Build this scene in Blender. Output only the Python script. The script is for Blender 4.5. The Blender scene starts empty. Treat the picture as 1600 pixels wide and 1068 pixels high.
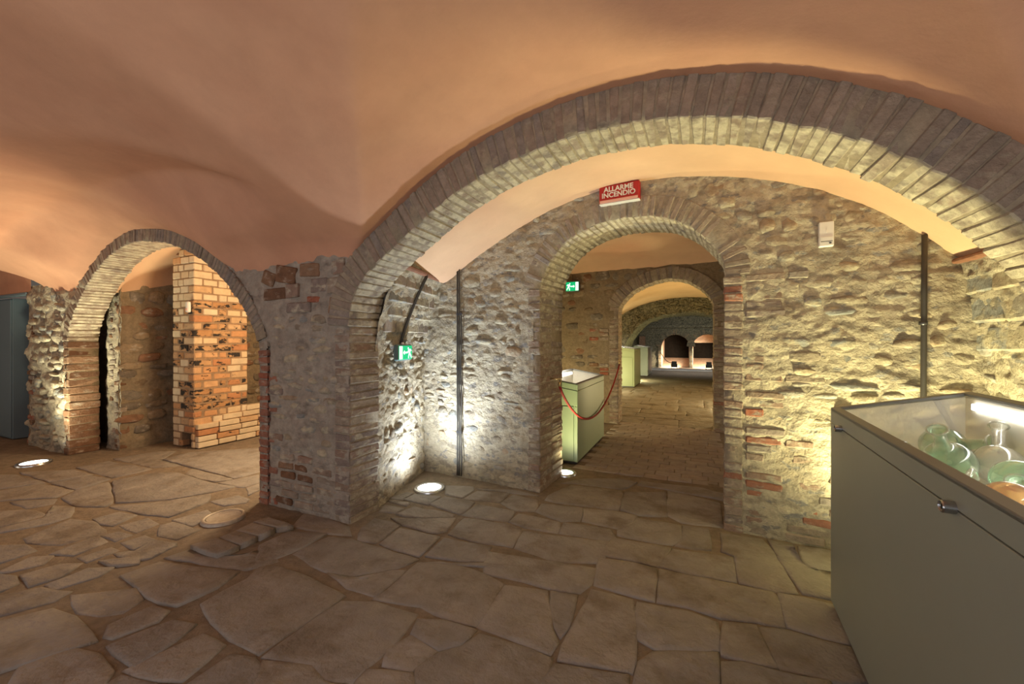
import bpy, bmesh, math, random
import numpy as np
from mathutils import Vector, Matrix, noise as mn
random.seed(11); np.random.seed(11)
sc = bpy.context.scene
COL = sc.collection
PI = math.pi

# ------------------------------------------------------------------ camera
TH = 0.42518
cam_d = bpy.data.cameras.new('camera'); cam = bpy.data.objects.new('camera', cam_d); COL.objects.link(cam)
cam_d.sensor_width = 36.0; cam_d.lens = 36.0 * 635.0 / 1600.0
cam_d.clip_start = .05; cam_d.clip_end = 200
cam_d.shift_y = -0.0006
cam.location = (0, 0, 1.5); cam.rotation_euler = (PI / 2, 0, TH)
sc.camera = cam
sc.view_settings.view_transform = 'Standard'; sc.view_settings.look = 'None'
sc.view_settings.gamma = 1.0; sc.view_settings.use_curve_mapping = False
sc.view_settings.exposure = 0.0
sc.cycles.use_denoising = True
sc.cycles.max_bounces = 8; sc.cycles.diffuse_bounces = 5; sc.cycles.glossy_bounces = 3
sc.cycles.transmission_bounces = 6; sc.cycles.transparent_max_bounces = 8
sc.cycles.sample_clamp_indirect = 4.0
sc.cycles.caustics_reflective = False; sc.cycles.caustics_refractive = False

# ------------------------------------------------------------------ world, added fill lights and lamps
w = bpy.data.worlds.new('World'); sc.world = w; w.use_nodes = True
w.node_tree.nodes['Background'].inputs[0].default_value = (1.0, .82, .68, 1)
w.node_tree.nodes['Background'].inputs[1].default_value = .10

def area(name, loc, to, size, energy, col, sy=None, spread=PI):
    l = bpy.data.lights.new(name, 'AREA'); l.energy = energy; l.color = col; l.size = size
    if sy: l.shape = 'RECTANGLE'; l.size_y = sy
    l.spread = spread
    o = bpy.data.objects.new(name, l); COL.objects.link(o); o.location = loc
    d = Vector(to) - Vector(loc); o.rotation_euler = d.to_track_quat('-Z', 'Y').to_euler()
    return o
def spot(name, loc, to, energy, col, ang=120, blend=.8, rad=.06, parent=None):
    l = bpy.data.lights.new(name, 'SPOT'); l.energy = energy; l.color = col
    l.spot_size = math.radians(ang); l.spot_blend = blend; l.shadow_soft_size = rad
    o = bpy.data.objects.new(name, l); COL.objects.link(o); o.location = loc
    d = Vector(to) - Vector(loc); o.rotation_euler = d.to_track_quat('-Z', 'Y').to_euler()
    if parent:
        o.parent = parent; o.location = Vector(loc) - parent.location
    return o
def point(name, loc, energy, col, rad=.1):
    l = bpy.data.lights.new(name, 'POINT'); l.energy = energy; l.color = col; l.shadow_soft_size = rad
    o = bpy.data.objects.new(name, l); COL.objects.link(o); o.location = loc
    return o
area('fill_rear', (1.0, -1.9, .5), (.4, -.3, 3.0), 3.0, 26, (.95, .94, .95), sy=.8)  # added soft fill behind the camera, not a fixture of the room
area('fill_rear_left', (-5.0, -1.9, .5), (-4.6, -.3, 3.0), 4.0, 40, (.95, .94, .95), sy=.8)  # second added fill, brightens the left part of the vault
area('fill_front', (-.4, -2.2, 1.7), (-1.6, 2.5, 1.6), 3.0, 34, (.93, .95, 1.), sy=1.2)  # added frontal fill for the arcade wall and pier
area('fill_left', (-9.5, -1.2, .4), (-9.2, .6, 3.0), 2.0, 14, (1., .88, .70), sy=.8)  # added fill for the far left vault, no lamp stands there
point('oven_lamp', (-4.35, 3.75, 1.75), 185, (1., .73, .43), .25)
point('passage_lamp', (-2.6, 6.2, .25), 80, (1., .83, .44), .15)
point('passage_lamp_right', (1.9, 7.0, .4), 24, (1., .90, .74), .15)
point('hall_lamp', (1.6, 10.5, .4), 240, (1., .80, .40), .15)
point('hall_lamp_left', (-2.75, 12.2, .3), 120, (1., .86, .46), .15)
point('hall_lamp_arch', (-2.2, 16.4, .2), 90, (1., .92, .50), .1)
area('kiln_strip_light', (0, 20.8, 2.6), (0, 22.8, 0), 3.0, 60, (1., .97, .93), sy=.4)

# ------------------------------------------------------------------ materials
def nod(nt, t, **k):
    n = nt.nodes.new(t)
    for a, b in k.items(): setattr(n, a, b)
    return n
def mat(name, cols, rnd=False, nscale=6, namt=.35, rough=.9, bump=.5, bscale=40, bdist=.01, patch=None, patch2=None, metal=0., big=None, spec=.3, under_col=None):
    """cols: list of base colours (picked per object when rnd), noise mottling, optional patches of other colours"""
    m = bpy.data.materials.new(name); m.use_nodes = True; nt = m.node_tree; L = nt.links
    b = nt.nodes['Principled BSDF']; b.inputs['Roughness'].default_value = rough; b.inputs['Metallic'].default_value = metal
    b.inputs['Specular IOR Level'].default_value = spec
    geo = nod(nt, 'ShaderNodeNewGeometry'); pos = geo.outputs['Position']
    if len(cols) == 1:
        v = nod(nt, 'ShaderNodeRGB'); v.outputs[0].default_value = (*cols[0], 1); col = v.outputs[0]
    else:
        r = nod(nt, 'ShaderNodeValToRGB'); e = r.color_ramp.elements
        while len(e) < len(cols): e.new(.5)
        for i, c in enumerate(cols): e[i].position = i / len(cols) if rnd else .25 + .5 * i / (len(cols) - 1); e[i].color = (*c, 1)
        r.color_ramp.interpolation = 'CONSTANT' if rnd else 'LINEAR'
        if rnd:
            oi = nod(nt, 'ShaderNodeObjectInfo'); L.new(oi.outputs['Random'], r.inputs[0])
        else:
            n = nod(nt, 'ShaderNodeTexNoise'); n.inputs['Scale'].default_value = big or 1.; n.inputs['Detail'].default_value = 5
            L.new(pos, n.inputs['Vector']); L.new(n.outputs[0], r.inputs[0])
        col = r.outputs[0]
    def mixpatch(col, p):
        c, s, lo, hi = p
        n = nod(nt, 'ShaderNodeTexNoise'); n.inputs['Scale'].default_value = s; n.inputs['Detail'].default_value = 6; n.inputs['Roughness'].default_value = .62
        st_ = nod(nt, 'ShaderNodeVectorMath', operation='MULTIPLY'); st_.inputs[1].default_value = (1, 1, 1.9); L.new(pos, st_.inputs[0]); L.new(st_.outputs[0], n.inputs['Vector'])
        mr = nod(nt, 'ShaderNodeMapRange'); mr.inputs[1].default_value = lo; mr.inputs[2].default_value = hi
        L.new(n.outputs[0], mr.inputs[0])
        mx = nod(nt, 'ShaderNodeMix', data_type='RGBA'); L.new(mr.outputs[0], mx.inputs[0]); L.new(col, mx.inputs[6]); mx.inputs[7].default_value = (*c, 1)
        return mx.outputs[2]
    if patch: col = mixpatch(col, patch)
    if patch2: col = mixpatch(col, patch2)
    if under_col:   # cream patches mixed onto the underside of the arch bricks
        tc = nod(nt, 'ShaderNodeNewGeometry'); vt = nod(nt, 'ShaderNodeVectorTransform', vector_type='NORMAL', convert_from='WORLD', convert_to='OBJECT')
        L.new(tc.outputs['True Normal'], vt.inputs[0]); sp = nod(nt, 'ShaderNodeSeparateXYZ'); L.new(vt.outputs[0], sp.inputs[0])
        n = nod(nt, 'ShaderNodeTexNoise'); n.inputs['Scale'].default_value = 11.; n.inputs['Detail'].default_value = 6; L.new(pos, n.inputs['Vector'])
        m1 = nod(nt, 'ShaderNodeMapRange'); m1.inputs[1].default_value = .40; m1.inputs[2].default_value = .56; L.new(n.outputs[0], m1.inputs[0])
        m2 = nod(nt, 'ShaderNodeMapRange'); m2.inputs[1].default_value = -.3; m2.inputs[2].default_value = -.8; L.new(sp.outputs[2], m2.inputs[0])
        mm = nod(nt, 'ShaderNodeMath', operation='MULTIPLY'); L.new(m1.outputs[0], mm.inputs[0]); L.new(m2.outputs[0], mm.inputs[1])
        mx = nod(nt, 'ShaderNodeMix', data_type='RGBA'); L.new(mm.outputs[0], mx.inputs[0]); L.new(col, mx.inputs[6]); mx.inputs[7].default_value = (*under_col, 1); col = mx.outputs[2]
    if namt:
        n = nod(nt, 'ShaderNodeTexNoise'); n.inputs['Scale'].default_value = nscale; n.inputs['Detail'].default_value = 8; n.inputs['Roughness'].default_value = .65
        L.new(pos, n.inputs['Vector'])
        mr = nod(nt, 'ShaderNodeMapRange'); mr.inputs[1].default_value = .25; mr.inputs[2].default_value = .75
        mr.inputs[3].default_value = 1 - namt; mr.inputs[4].default_value = 1 + namt
        L.new(n.outputs[0], mr.inputs[0])
        mx = nod(nt, 'ShaderNodeVectorMath', operation='SCALE'); L.new(col, mx.inputs[0]); L.new(mr.outputs[0], mx.inputs['Scale'])
        col = mx.outputs[0]
    L.new(col, b.inputs['Base Color'])
    if bump:
        n = nod(nt, 'ShaderNodeTexNoise'); n.inputs['Scale'].default_value = bscale; n.inputs['Detail'].default_value = 7; n.inputs['Roughness'].default_value = .6
        L.new(pos, n.inputs['Vector'])
        bp = nod(nt, 'ShaderNodeBump'); bp.inputs['Strength'].default_value = bump; bp.inputs['Distance'].default_value = bdist
        L.new(n.outputs[0], bp.inputs['Height']); L.new(bp.outputs[0], b.inputs['Normal'])
    return m
def plain(name, c, rough=.5, metal=0., spec=.5):
    return mat(name, [c], namt=0, bump=0, rough=rough, metal=metal, spec=spec)
def emit(name, c, s):
    m = bpy.data.materials.new(name); m.use_nodes = True; b = m.node_tree.nodes['Principled BSDF']
    b.inputs['Base Color'].default_value = (*[min(.8, v) for v in c], 1); b.inputs['Emission Color'].default_value = (*c, 1); b.inputs['Emission Strength'].default_value = s
    return m
def glass(name, tint, fac=.1):
    """thin clear sheet: mostly transparent with a Fresnel reflection"""
    m = bpy.data.materials.new(name); m.use_nodes = True; nt = m.node_tree; nt.nodes.clear()
    o = nod(nt, 'ShaderNodeOutputMaterial'); t = nod(nt, 'ShaderNodeBsdfTransparent'); g = nod(nt, 'ShaderNodeBsdfGlossy')
    t.inputs[0].default_value = (*tint, 1); g.inputs['Roughness'].default_value = .03
    lw = nod(nt, 'ShaderNodeLayerWeight'); lw.inputs[0].default_value = .5
    pw = nod(nt, 'ShaderNodeMath', operation='POWER'); pw.inputs[1].default_value = 5; nt.links.new(lw.outputs['Facing'], pw.inputs[0])
    ma = nod(nt, 'ShaderNodeMath', operation='MULTIPLY_ADD'); ma.inputs[1].default_value = .55; ma.inputs[2].default_value = .015; nt.links.new(pw.outputs[0], ma.inputs[0])
    mx = nod(nt, 'ShaderNodeMixShader'); nt.links.new(ma.outputs[0], mx.inputs[0]); nt.links.new(t.outputs[0], mx.inputs[1]); nt.links.new(g.outputs[0], mx.inputs[2])
    nt.links.new(mx.outputs[0], o.inputs[0]); return m
def blown(name, tint):
    """blown glass: tinted see-through body that gets denser at its rim"""
    m = bpy.data.materials.new(name); m.use_nodes = True; nt = m.node_tree; nt.nodes.clear()
    o = nod(nt, 'ShaderNodeOutputMaterial'); t = nod(nt, 'ShaderNodeBsdfTransparent'); g = nod(nt, 'ShaderNodeBsdfGlossy'); d = nod(nt, 'ShaderNodeBsdfDiffuse')
    t.inputs[0].default_value = (*[min(1, v * 1.15) for v in tint], 1); d.inputs[0].default_value = (*[min(1, v * .9) for v in tint], 1); g.inputs['Roughness'].default_value = .08
    lw = nod(nt, 'ShaderNodeLayerWeight'); lw.inputs[0].default_value = .35
    m1 = nod(nt, 'ShaderNodeMixShader'); m1.inputs[0].default_value = .3
    nt.links.new(t.outputs[0], m1.inputs[1]); nt.links.new(d.outputs[0], m1.inputs[2])
    mx = nod(nt, 'ShaderNodeMixShader'); nt.links.new(lw.outputs['Facing'], mx.inputs[0]); nt.links.new(m1.outputs[0], mx.inputs[1]); nt.links.new(g.outputs[0], mx.inputs[2])
    nt.links.new(mx.outputs[0], o.inputs[0]); return m

CREAM = (.47, .41, .29)
M = {}
M['plaster'] = mat('plaster_orange', [(.55, .27, .165), (.64, .345, .215), (.585, .295, .185)], big=.8, nscale=2.2, namt=.10, rough=.85, bump=.25, bscale=5, bdist=.03)
M['plaster2'] = mat('plaster_ochre', [(.66, .40, .25), (.70, .46, .29), (.66, .38, .24)], big=.8, nscale=2.2, namt=.08, rough=.85, bump=.2, bscale=6, bdist=.02)
M['plaster3'] = mat('plaster_yellow', [(.68, .46, .25), (.72, .51, .29), (.66, .44, .24)], big=.8, nscale=2.2, namt=.08, rough=.85, bump=.2, bscale=6, bdist=.02)
M['edge'] = mat('plaster_broken_edge', [(.24, .11, .065)], nscale=20, namt=.3, bump=.6)
M['mortar'] = mat('lime_mortar', [(.44, .375, .265), (.48, .42, .31), (.37, .305, .21)], big=2.2, nscale=30, namt=.22, bump=1., bscale=50, bdist=.016, patch=((.29, .25, .19), 6.5, .50, .60), patch2=((.25, .235, .215), 9., .58, .64))
M['mortar_pier'] = mat('lime_mortar_pier', [(.33, .28, .23), (.38, .335, .275), (.28, .235, .19)], big=3.5, nscale=14, namt=.3, bump=1., bscale=30, bdist=.02, patch=((.21, .18, .15), 4., .54, .68), patch2=((.42, .385, .32), 5., .56, .70))
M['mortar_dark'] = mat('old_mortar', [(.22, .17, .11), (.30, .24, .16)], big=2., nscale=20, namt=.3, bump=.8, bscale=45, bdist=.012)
STONES = [(.31, .28, .23), (.36, .31, .23), (.27, .24, .20), (.33, .27, .19), (.29, .29, .27), (.40, .35, .26), (.28, .23, .17), (.34, .31, .26), (.36, .27, .18), (.25, .25, .235)]
M['stone'] = mat('rubble_stone', STONES, rnd=True, nscale=14, namt=.35, bump=.9, bscale=28, bdist=.02, patch=(CREAM, 7., .47, .60))
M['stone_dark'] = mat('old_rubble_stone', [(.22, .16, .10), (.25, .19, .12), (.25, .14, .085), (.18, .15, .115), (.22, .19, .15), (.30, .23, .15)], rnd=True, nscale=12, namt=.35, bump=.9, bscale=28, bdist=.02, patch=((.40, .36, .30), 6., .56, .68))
M['ring'] = mat('arch_brick', [(.30, .24, .185), (.325, .265, .205), (.28, .23, .18), (.34, .275, .215), (.305, .235, .18), (.27, .23, .195)], rnd=True, nscale=16, namt=.3, bump=.9, bscale=35, bdist=.015, patch=((.36, .31, .23), 9., .56, .68), under_col=(.52, .46, .34))
M['ring_core'] = mat('arch_mortar', [(.36, .30, .22), (.29, .24, .17)], big=4., nscale=20, namt=.3, bump=.8, bscale=45)
M['jamb'] = mat('jamb_brick', [(.27, .20, .15), (.31, .25, .19), (.25, .20, .17), (.33, .26, .20), (.29, .20, .15)], rnd=True, nscale=16, namt=.3, bump=.9, bscale=35, bdist=.015, patch=((.43, .38, .29), 9., .50, .62))
M['jamb_pale'] = mat('pale_block', [(.34, .28, .23), (.38, .32, .27), (.31, .26, .22)], rnd=True, nscale=14, namt=.25, bump=.8, bscale=30, bdist=.015, patch=((.44, .39, .30), 8., .50, .64))
M['red'] = mat('red_brick', [(.31, .11, .065), (.29, .13, .085), (.34, .15, .095)], rnd=True, nscale=18, namt=.3, bump=.8, bscale=40, bdist=.01, patch=((.36, .29, .23), 12., .52, .66))
M['redbrown'] = mat('red_brown_brick', [(.19, .10, .055), (.225, .13, .075), (.165, .09, .052), (.25, .15, .09)], rnd=True, nscale=16, namt=.3, bump=.8, bscale=40, bdist=.01, patch=((.36, .29, .22), 10., .54, .70))
M['fire_cream'] = mat('firebrick_cream', [(.64, .52, .35), (.68, .56, .39), (.60, .47, .31), (.64, .49, .31)], rnd=True, nscale=12, namt=.15, bump=.4, bscale=60, bdist=.006)
M['fire_orange'] = mat('firebrick_orange', [(.52, .28, .135), (.56, .34, .18), (.46, .22, .105), (.55, .37, .21)], rnd=True, nscale=12, namt=.2, bump=.5, bscale=50, bdist=.008, patch=((.045, .035, .028), 9., .60, .66))
M['fire_char'] = mat('firebrick_charred', [(.50, .30, .15), (.44, .24, .11)], rnd=True, nscale=12, namt=.2, bump=.5, bscale=50, bdist=.008, patch=((.035, .03, .027), 7., .47, .53))
M['fire_core'] = mat('firebrick_mortar', [(.30, .20, .12)], nscale=20, namt=.3, bump=.6)
M['slab'] = mat('floor_stone', [(.285, .265, .242), (.305, .285, .26), (.27, .252, .232), (.295, .27, .238), (.32, .296, .266)], rnd=True, nscale=5, namt=.2, rough=.72, bump=1., bscale=6, bdist=.045, patch=((.205, .175, .142), 2.4, .50, .66), patch2=((.36, .335, .30), 3.3, .58, .74))
M['dirt'] = mat('floor_dirt', [(.21, .17, .125), (.25, .205, .155), (.185, .15, .11)], big=1.4, nscale=12, namt=.3, bump=.9, bscale=22, bdist=.02)
M['paver'] = mat('floor_brick', [(.36, .315, .27), (.39, .325, .275), (.34, .30, .265), (.40, .35, .305)], rnd=True, nscale=10, namt=.2, rough=.8, bump=.7, bscale=25, bdist=.012)
M['case'] = mat('case_paint', [(.305, .345, .308)], nscale=3, namt=.03, rough=.42, bump=.04, bscale=200, bdist=.002, spec=.4)
M['case_lit'] = mat('case_paint_lit', [(.34, .43, .27)], nscale=3, namt=.03, rough=.42, bump=.04, bscale=200, bdist=.002, spec=.4)  # case paint again, the yellow lamps' light put into a greener tone
M['case_edge'] = plain('case_frame_paint', (.19, .19, .175), .45)
M['tray'] = plain('case_lining', (.80, .76, .66), .7)
M['glass'] = glass('case_glass', (.97, .98, .97))
M['steel'] = plain('brushed_steel', (.62, .62, .62), .28, 1.)
M['dsteel'] = plain('dark_steel', (.10, .10, .11), .35, .8)
M['lock'] = plain('lock_chrome', (.45, .46, .47), .25, 1.)
M['black'] = plain('black_plastic', (.012, .012, .012), .5)
M['white'] = plain('white_plastic', (.78, .76, .70), .45)
M['greyp'] = plain('grey_plastic', (.10, .16, .17), .4)
M['conduit'] = plain('dark_conduit', (.055, .048, .042), .55)
M['bluegrey'] = mat('blue_grey_paint', [(.17, .235, .27)], nscale=3, namt=.05, rough=.5, bump=.03, bscale=80)
M['rope'] = mat('red_rope', [(.33, .03, .025)], nscale=60, namt=.3, rough=.8, bump=.6, bscale=120)
M['brass'] = plain('brass', (.55, .42, .22), .3, 1.)
M['redsign'] = plain('red_sign', (.42, .012, .018), .35)
M['pink'] = plain('sign_strip', (.78, .42, .34), .4)
M['iron'] = mat('cast_iron_lid', [(.36, .31, .26)], nscale=30, namt=.25, rough=.6, bump=.4, bscale=80, metal=.3)
M['rim'] = mat('worn_iron_rim', [(.50, .45, .38)], nscale=30, namt=.25, rough=.5, bump=.3, bscale=80, metal=.4)
M['dark'] = mat('near_black', [(.012, .010, .008)], nscale=8, namt=.4, bump=.5, rough=1., spec=0.)  # near-black for the oven backs and the flue hole
M['farstone'] = mat('kiln_rubble', [(.17, .16, .105), (.24, .22, .145), (.12, .115, .08), (.29, .25, .16)], rnd=False, big=14., nscale=22, namt=.6, bump=1., bscale=22, bdist=.05, patch=((.04, .04, .03), 9., .55, .66))
M['farbrick'] = mat('kiln_brick', [(.16, .13, .085), (.20, .17, .11), (.12, .11, .08), (.24, .18, .11)], rnd=True, nscale=16, namt=.4, bump=.8, bscale=25, bdist=.03)
M['kilnwall'] = mat('kiln_inside', [(.50, .36, .25), (.56, .42, .30)], big=3., nscale=9, namt=.3, bump=.6, bscale=18)
E_LAMP = emit('uplight_glow', (1., .97, .90), 14.)
E_FLOOD = emit('flood_glow', (1., .85, .65), 3.)
E_LED = emit('led_strip', (1., .97, .90), 12.)
E_GREEN = emit('sign_green', (.0, .42, .16), 1.0)
E_WHITE = emit('sign_white', (.80, 1., .90), 1.5)

# ------------------------------------------------------------------ mesh helpers
def mesh(name, v, f, m, smooth=False):
    me = bpy.data.meshes.new(name); me.from_pydata([tuple(p) for p in v], [], f)
    if m: me.materials.append(m)
    if smooth: me.polygons.foreach_set('use_smooth', [True] * len(me.polygons))
    me.update(); return me
def obj(name, me, parent=None, mtx=None):
    o = bpy.data.objects.new(name, me); COL.objects.link(o)
    if mtx is not None: o.matrix_basis = mtx
    if parent: o.parent = parent
    return o
def struct(name, me): o = obj(name, me); o['kind'] = 'structure'; return o
def tag(o, label, cat, group=None):
    o['label'] = label; o['category'] = cat
    if group: o['group'] = group
    return o
def thing(name, label, cat, loc=(0, 0, 0), rz=0, group=None):
    o = bpy.data.objects.new(name, None); COL.objects.link(o); o.location = loc; o.rotation_euler = (0, 0, rz); o.empty_display_size = .1
    return tag(o, label, cat, group)
QF = [(0, 4, 6, 2), (1, 3, 7, 5), (0, 1, 5, 4), (2, 6, 7, 3), (0, 2, 3, 1), (4, 5, 7, 6)]
def hexa(c8, ch=.006):
    """chamfered hexahedron, corner index = i + 2 j + 4 k"""
    c8 = [Vector(c) for c in c8]; V = []; F = []; idx = {}
    for fi, q in enumerate(QF):
        loop = []
        for n in range(4):
            p = c8[q[n]]; a = c8[q[n - 1]] - p; b = c8[q[(n + 1) % 4]] - p
            la, lb = a.length or 1, b.length or 1
            idx[fi, q[n]] = len(V); V.append(p + a * min(.4, ch / la) + b * min(.4, ch / lb)); loop.append(idx[fi, q[n]])
        F.append(tuple(loop))
    fo = {c: [fi for fi, q in enumerate(QF) if c in q] for c in range(8)}
    for fi in range(6):
        for n in range(4):
            a, b = QF[fi][n], QF[fi][(n + 1) % 4]
            for fj in range(fi + 1, 6):
                if a in QF[fj] and b in QF[fj]: F.append((idx[fi, b], idx[fi, a], idx[fj, a], idx[fj, b]))
    ctr = sum(c8, Vector()) / 8
    for c in range(8):
        t = [idx[f, c] for f in fo[c]]
        n = (V[t[1]] - V[t[0]]).cross(V[t[2]] - V[t[0]])
        F.append(tuple(t) if n.dot(c8[c] - ctr) > 0 else (t[0], t[2], t[1]))
    return V, F
def boxc(x0, x1, y0, y1, z0, z1): return [((x0, x1)[i & 1], (y0, y1)[(i >> 1) & 1], (z0, z1)[(i >> 2) & 1]) for i in range(8)]
class MB:
    def __init__(s): s.v = []; s.f = []
    def add(s, vf):
        n = len(s.v); s.v += [tuple(p) for p in vf[0]]; s.f += [tuple(i + n for i in q) for q in vf[1]]; return s
    def box(s, x0, x1, y0, y1, z0, z1, ch=.003): return s.add(hexa(boxc(x0, x1, y0, y1, z0, z1), ch))
    def tube(s, pts, r, n=8, cap=True):
        pts = [Vector(p) for p in pts]; V = []; F = []; up = None
        for i, p in enumerate(pts):
            t = (pts[min(i + 1, len(pts) - 1)] - pts[max(i - 1, 0)]).normalized()
            if up is None: up = Vector((0, 0, 1)) if abs(t.z) < .9 else Vector((1, 0, 0))
            a = t.cross(up).normalized(); up = a.cross(t)
            rr = r[i] if isinstance(r, (list, tuple)) else r
            V += [p + (a * math.cos(2 * PI * k / n) + up * math.sin(2 * PI * k / n)) * rr for k in range(n)]
        for i in range(len(pts) - 1):
            for k in range(n): F.append((i * n + k, i * n + (k + 1) % n, (i + 1) * n + (k + 1) % n, (i + 1) * n + k))
        if cap: F.append(tuple(range(n - 1, -1, -1))); F.append(tuple((len(pts) - 1) * n + k for k in range(n)))
        return s.add((V, F))
    def lathe(s, prof, n=24, mtx=None):
        V = []; F = []
        for r, z in prof: V += [Vector((r * math.cos(2 * PI * k / n), r * math.sin(2 * PI * k / n), z)) for k in range(n)]
        for i in range(len(prof) - 1):
            for k in range(n): F.append((i * n + k, i * n + (k + 1) % n, (i + 1) * n + (k + 1) % n, (i + 1) * n + k))
        if mtx is not None: V = [mtx @ p for p in V]
        return s.add((V, F))
    def build(s, name, m, parent=None, smooth=False, mtx=None):
        if smooth and len(s.v) < 4000:
            bm = bmesh.new(); me = mesh(name, s.v, s.f, m, True); bm.from_mesh(me); bmesh.ops.recalc_face_normals(bm, faces=bm.faces); bm.to_mesh(me); bm.free()
            return obj(name, me, parent, mtx)
        return obj(name, mesh(name, s.v, s.f, m, smooth), parent, mtx)

class Frame:
    """wall plane: a along the wall, z up, c depth into the wall"""
    def __init__(s, ox, oy, rot, lean=None):
        s.o = Vector((ox, oy, 0)); s.rot = rot; s.u = Vector((math.cos(rot), math.sin(rot), 0)); s.n = Vector((-math.sin(rot), math.cos(rot), 0)); s.lean = lean
        s.M = Matrix.Translation(s.o) @ Matrix.Rotation(rot, 4, 'Z')
    def p(s, a, z, c=0.):
        if s.lean: c = c - s.lean(z)
        return s.o + s.u * a + s.n * c + Vector((0, 0, z))
    def place(s, a, z, c, t=(1, 0), sc_=(1, 1, 1), yaw=0):
        """t is the (a, z) direction of the local x axis"""
        if s.lean: c = c - s.lean(z)
        R = Matrix(((t[0], 0, -t[1], 0), (0, 1, 0, 0), (t[1], 0, t[0], 0), (0, 0, 0, 1)))
        return s.M @ Matrix.Translation((a, c, z)) @ R @ Matrix.Rotation(yaw, 4, 'Z') @ Matrix.Diagonal((*sc_, 1))
def fbm(x, y, z, o=3):
    v = 0; a = 1.; s = 1.
    for _ in range(o): v += a * mn.noise(Vector((x * s, y * s, z * s))); a *= .5; s *= 2.1
    return v
def wall_mesh(name, fr, a0, a1, z0, z1, res, m, amp=.012, fs=5., keep=None, c0=0., shape=None, seed=0., fine=0.):
    na = max(2, int(round((a1 - a0) / res)) + 1); nz = max(2, int(round((z1 - z0) / res)) + 1)
    V = []
    for j in range(nz):
        z = z0 + (z1 - z0) * j / (nz - 1)
        for i in range(na):
            a = a0 + (a1 - a0) * i / (na - 1)
            d = amp * fbm(a * fs + seed, z * fs * 1.5, seed * 2.7, 3) + fine * mn.noise(Vector((a * 17 + seed, z * 26, seed)))
            if shape: d += shape(a, z)
            V.append(fr.p(a, z, c0 + d))
    F = []
    for j in range(nz - 1):
        for i in range(na - 1):
            if keep:
                a = a0 + (a1 - a0) * (i + .5) / (na - 1); z = z0 + (z1 - z0) * (j + .5) / (nz - 1)
                if not keep(a, z): continue
            k = j * na + i; F.append((k, k + 1, k + na + 1, k + na))
    return mesh(name, V, F, m, True)
# stone prototypes: unit lumps, y points into the wall, bulge towards -y
def blob(seed, m, n=9):
    r = random.Random(seed); e = r.uniform(2.4, 4.5); V = []; F = []
    out = []
    for k in range(n):
        t = 2 * PI * (k + r.uniform(-.25, .25)) / n; ct, st = math.cos(t), math.sin(t)
        q = (abs(ct) ** e + abs(st) ** e) ** (-1 / e) * r.uniform(.82, 1.06) * .5
        out.append((ct * q, st * q))
    tx, tz = r.uniform(-.25, .25), r.uniform(-.25, .25)
    for sc_, y in ((1., .55), (.97, -.12), (.80, -.40)):
        V += [(x * sc_, y + (x * tx + z * tz) + r.uniform(-.06, .06), z * sc_) for x, z in out]
    V += [(x * .42, -.50 + (x * tx + z * tz) + r.uniform(-.08, .08), z * .42) for x, z in out[::2]]
    k2 = len(out[::2])
    for a in (0, 1):
        for k in range(n): F.append((a * n + k, a * n + (k + 1) % n, (a + 1) * n + (k + 1) % n, (a + 1) * n + k))
    b = 2 * n; c = 3 * n
    for k in range(n):
        h = (k // 2) % k2; h2 = ((k + 1) // 2) % k2 if k + 1 < n else 0
        F.append((b + k, b + (k + 1) % n, c + h2, c + h) if h != h2 else (b + k, b + (k + 1) % n, c + h))
    F.append(tuple(c + k for k in range(k2)))
    return mesh('stone', V, F, m, True)
BL = {k: [blob(i + 40 * j, M[k], 8 + i % 4) for i in range(14)] for j, k in enumerate(('stone', 'stone_dark'))}
def pack(a0, a1, z0, z1, wr, hr, rnd, avoid=None, skip=.2, gap=.018):
    out = []; z = z0
    while z < z1:
        h = rnd.uniform(*hr); a = a0 - rnd.uniform(0, .1)
        while a < a1:
            wd = rnd.uniform(*wr) * (.7 + .5 * rnd.random())
            hh = h * rnd.uniform(.75, 1.15)
            ca, cz = a + wd / 2, z + h / 2 + rnd.uniform(-.022, .022)
            if rnd.random() > skip and a0 - .04 < ca - wd * .4 and ca + wd * .4 < a1 + .04 and not (avoid and avoid(ca, cz, wd, hh)): out.append((ca, cz, wd, hh))
            a += wd + gap * rnd.uniform(.4, 1.8)
        z += h + gap * .6
    return out
def stones(parent, fr, lst, rnd, kind='stone', most=290, proud=(.0, .028), name='stone', c0=0., shape=None):
    lst = sorted(lst, key=lambda s: -s[2] * s[3]); rest = MB()
    for i, (a, z, wd, h) in enumerate(lst):
        me = rnd.choice(BL[kind]); dp = rnd.uniform(.045, .075)
        ang = rnd.uniform(-.09, .09); c = c0 + dp * .5 - rnd.uniform(*proud) + (shape(a, z) if shape else 0)
        mt = fr.place(a, z, c, (math.cos(ang), math.sin(ang)), (wd * rnd.choice((1, 1, -1)) if False else wd, dp, h))
        if i < most: obj(name, me, parent, mt)
        else: rest.add(([mt @ v.co for v in me.vertices], [tuple(p.vertices) for p in me.polygons]))
    if rest.v:
        o = rest.build('small_rubble', M[kind], parent, True); o['kind'] = 'stuff'
def brick_protos(dx, dy, dz, m, n=6, ch=.008, jit=.004, seed=0):
    r = random.Random(seed); L = []
    for i in range(n):
        c = [(x + r.uniform(-jit, jit), y + r.uniform(-jit, jit), z + r.uniform(-jit, jit)) for x, y, z in boxc(-dx / 2, dx / 2, -dy / 2, dy / 2, -dz / 2, dz / 2)]
        v, f = hexa(c, ch * r.uniform(.7, 1.4)); L.append(mesh('brick', v, f, m))
    return L
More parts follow.
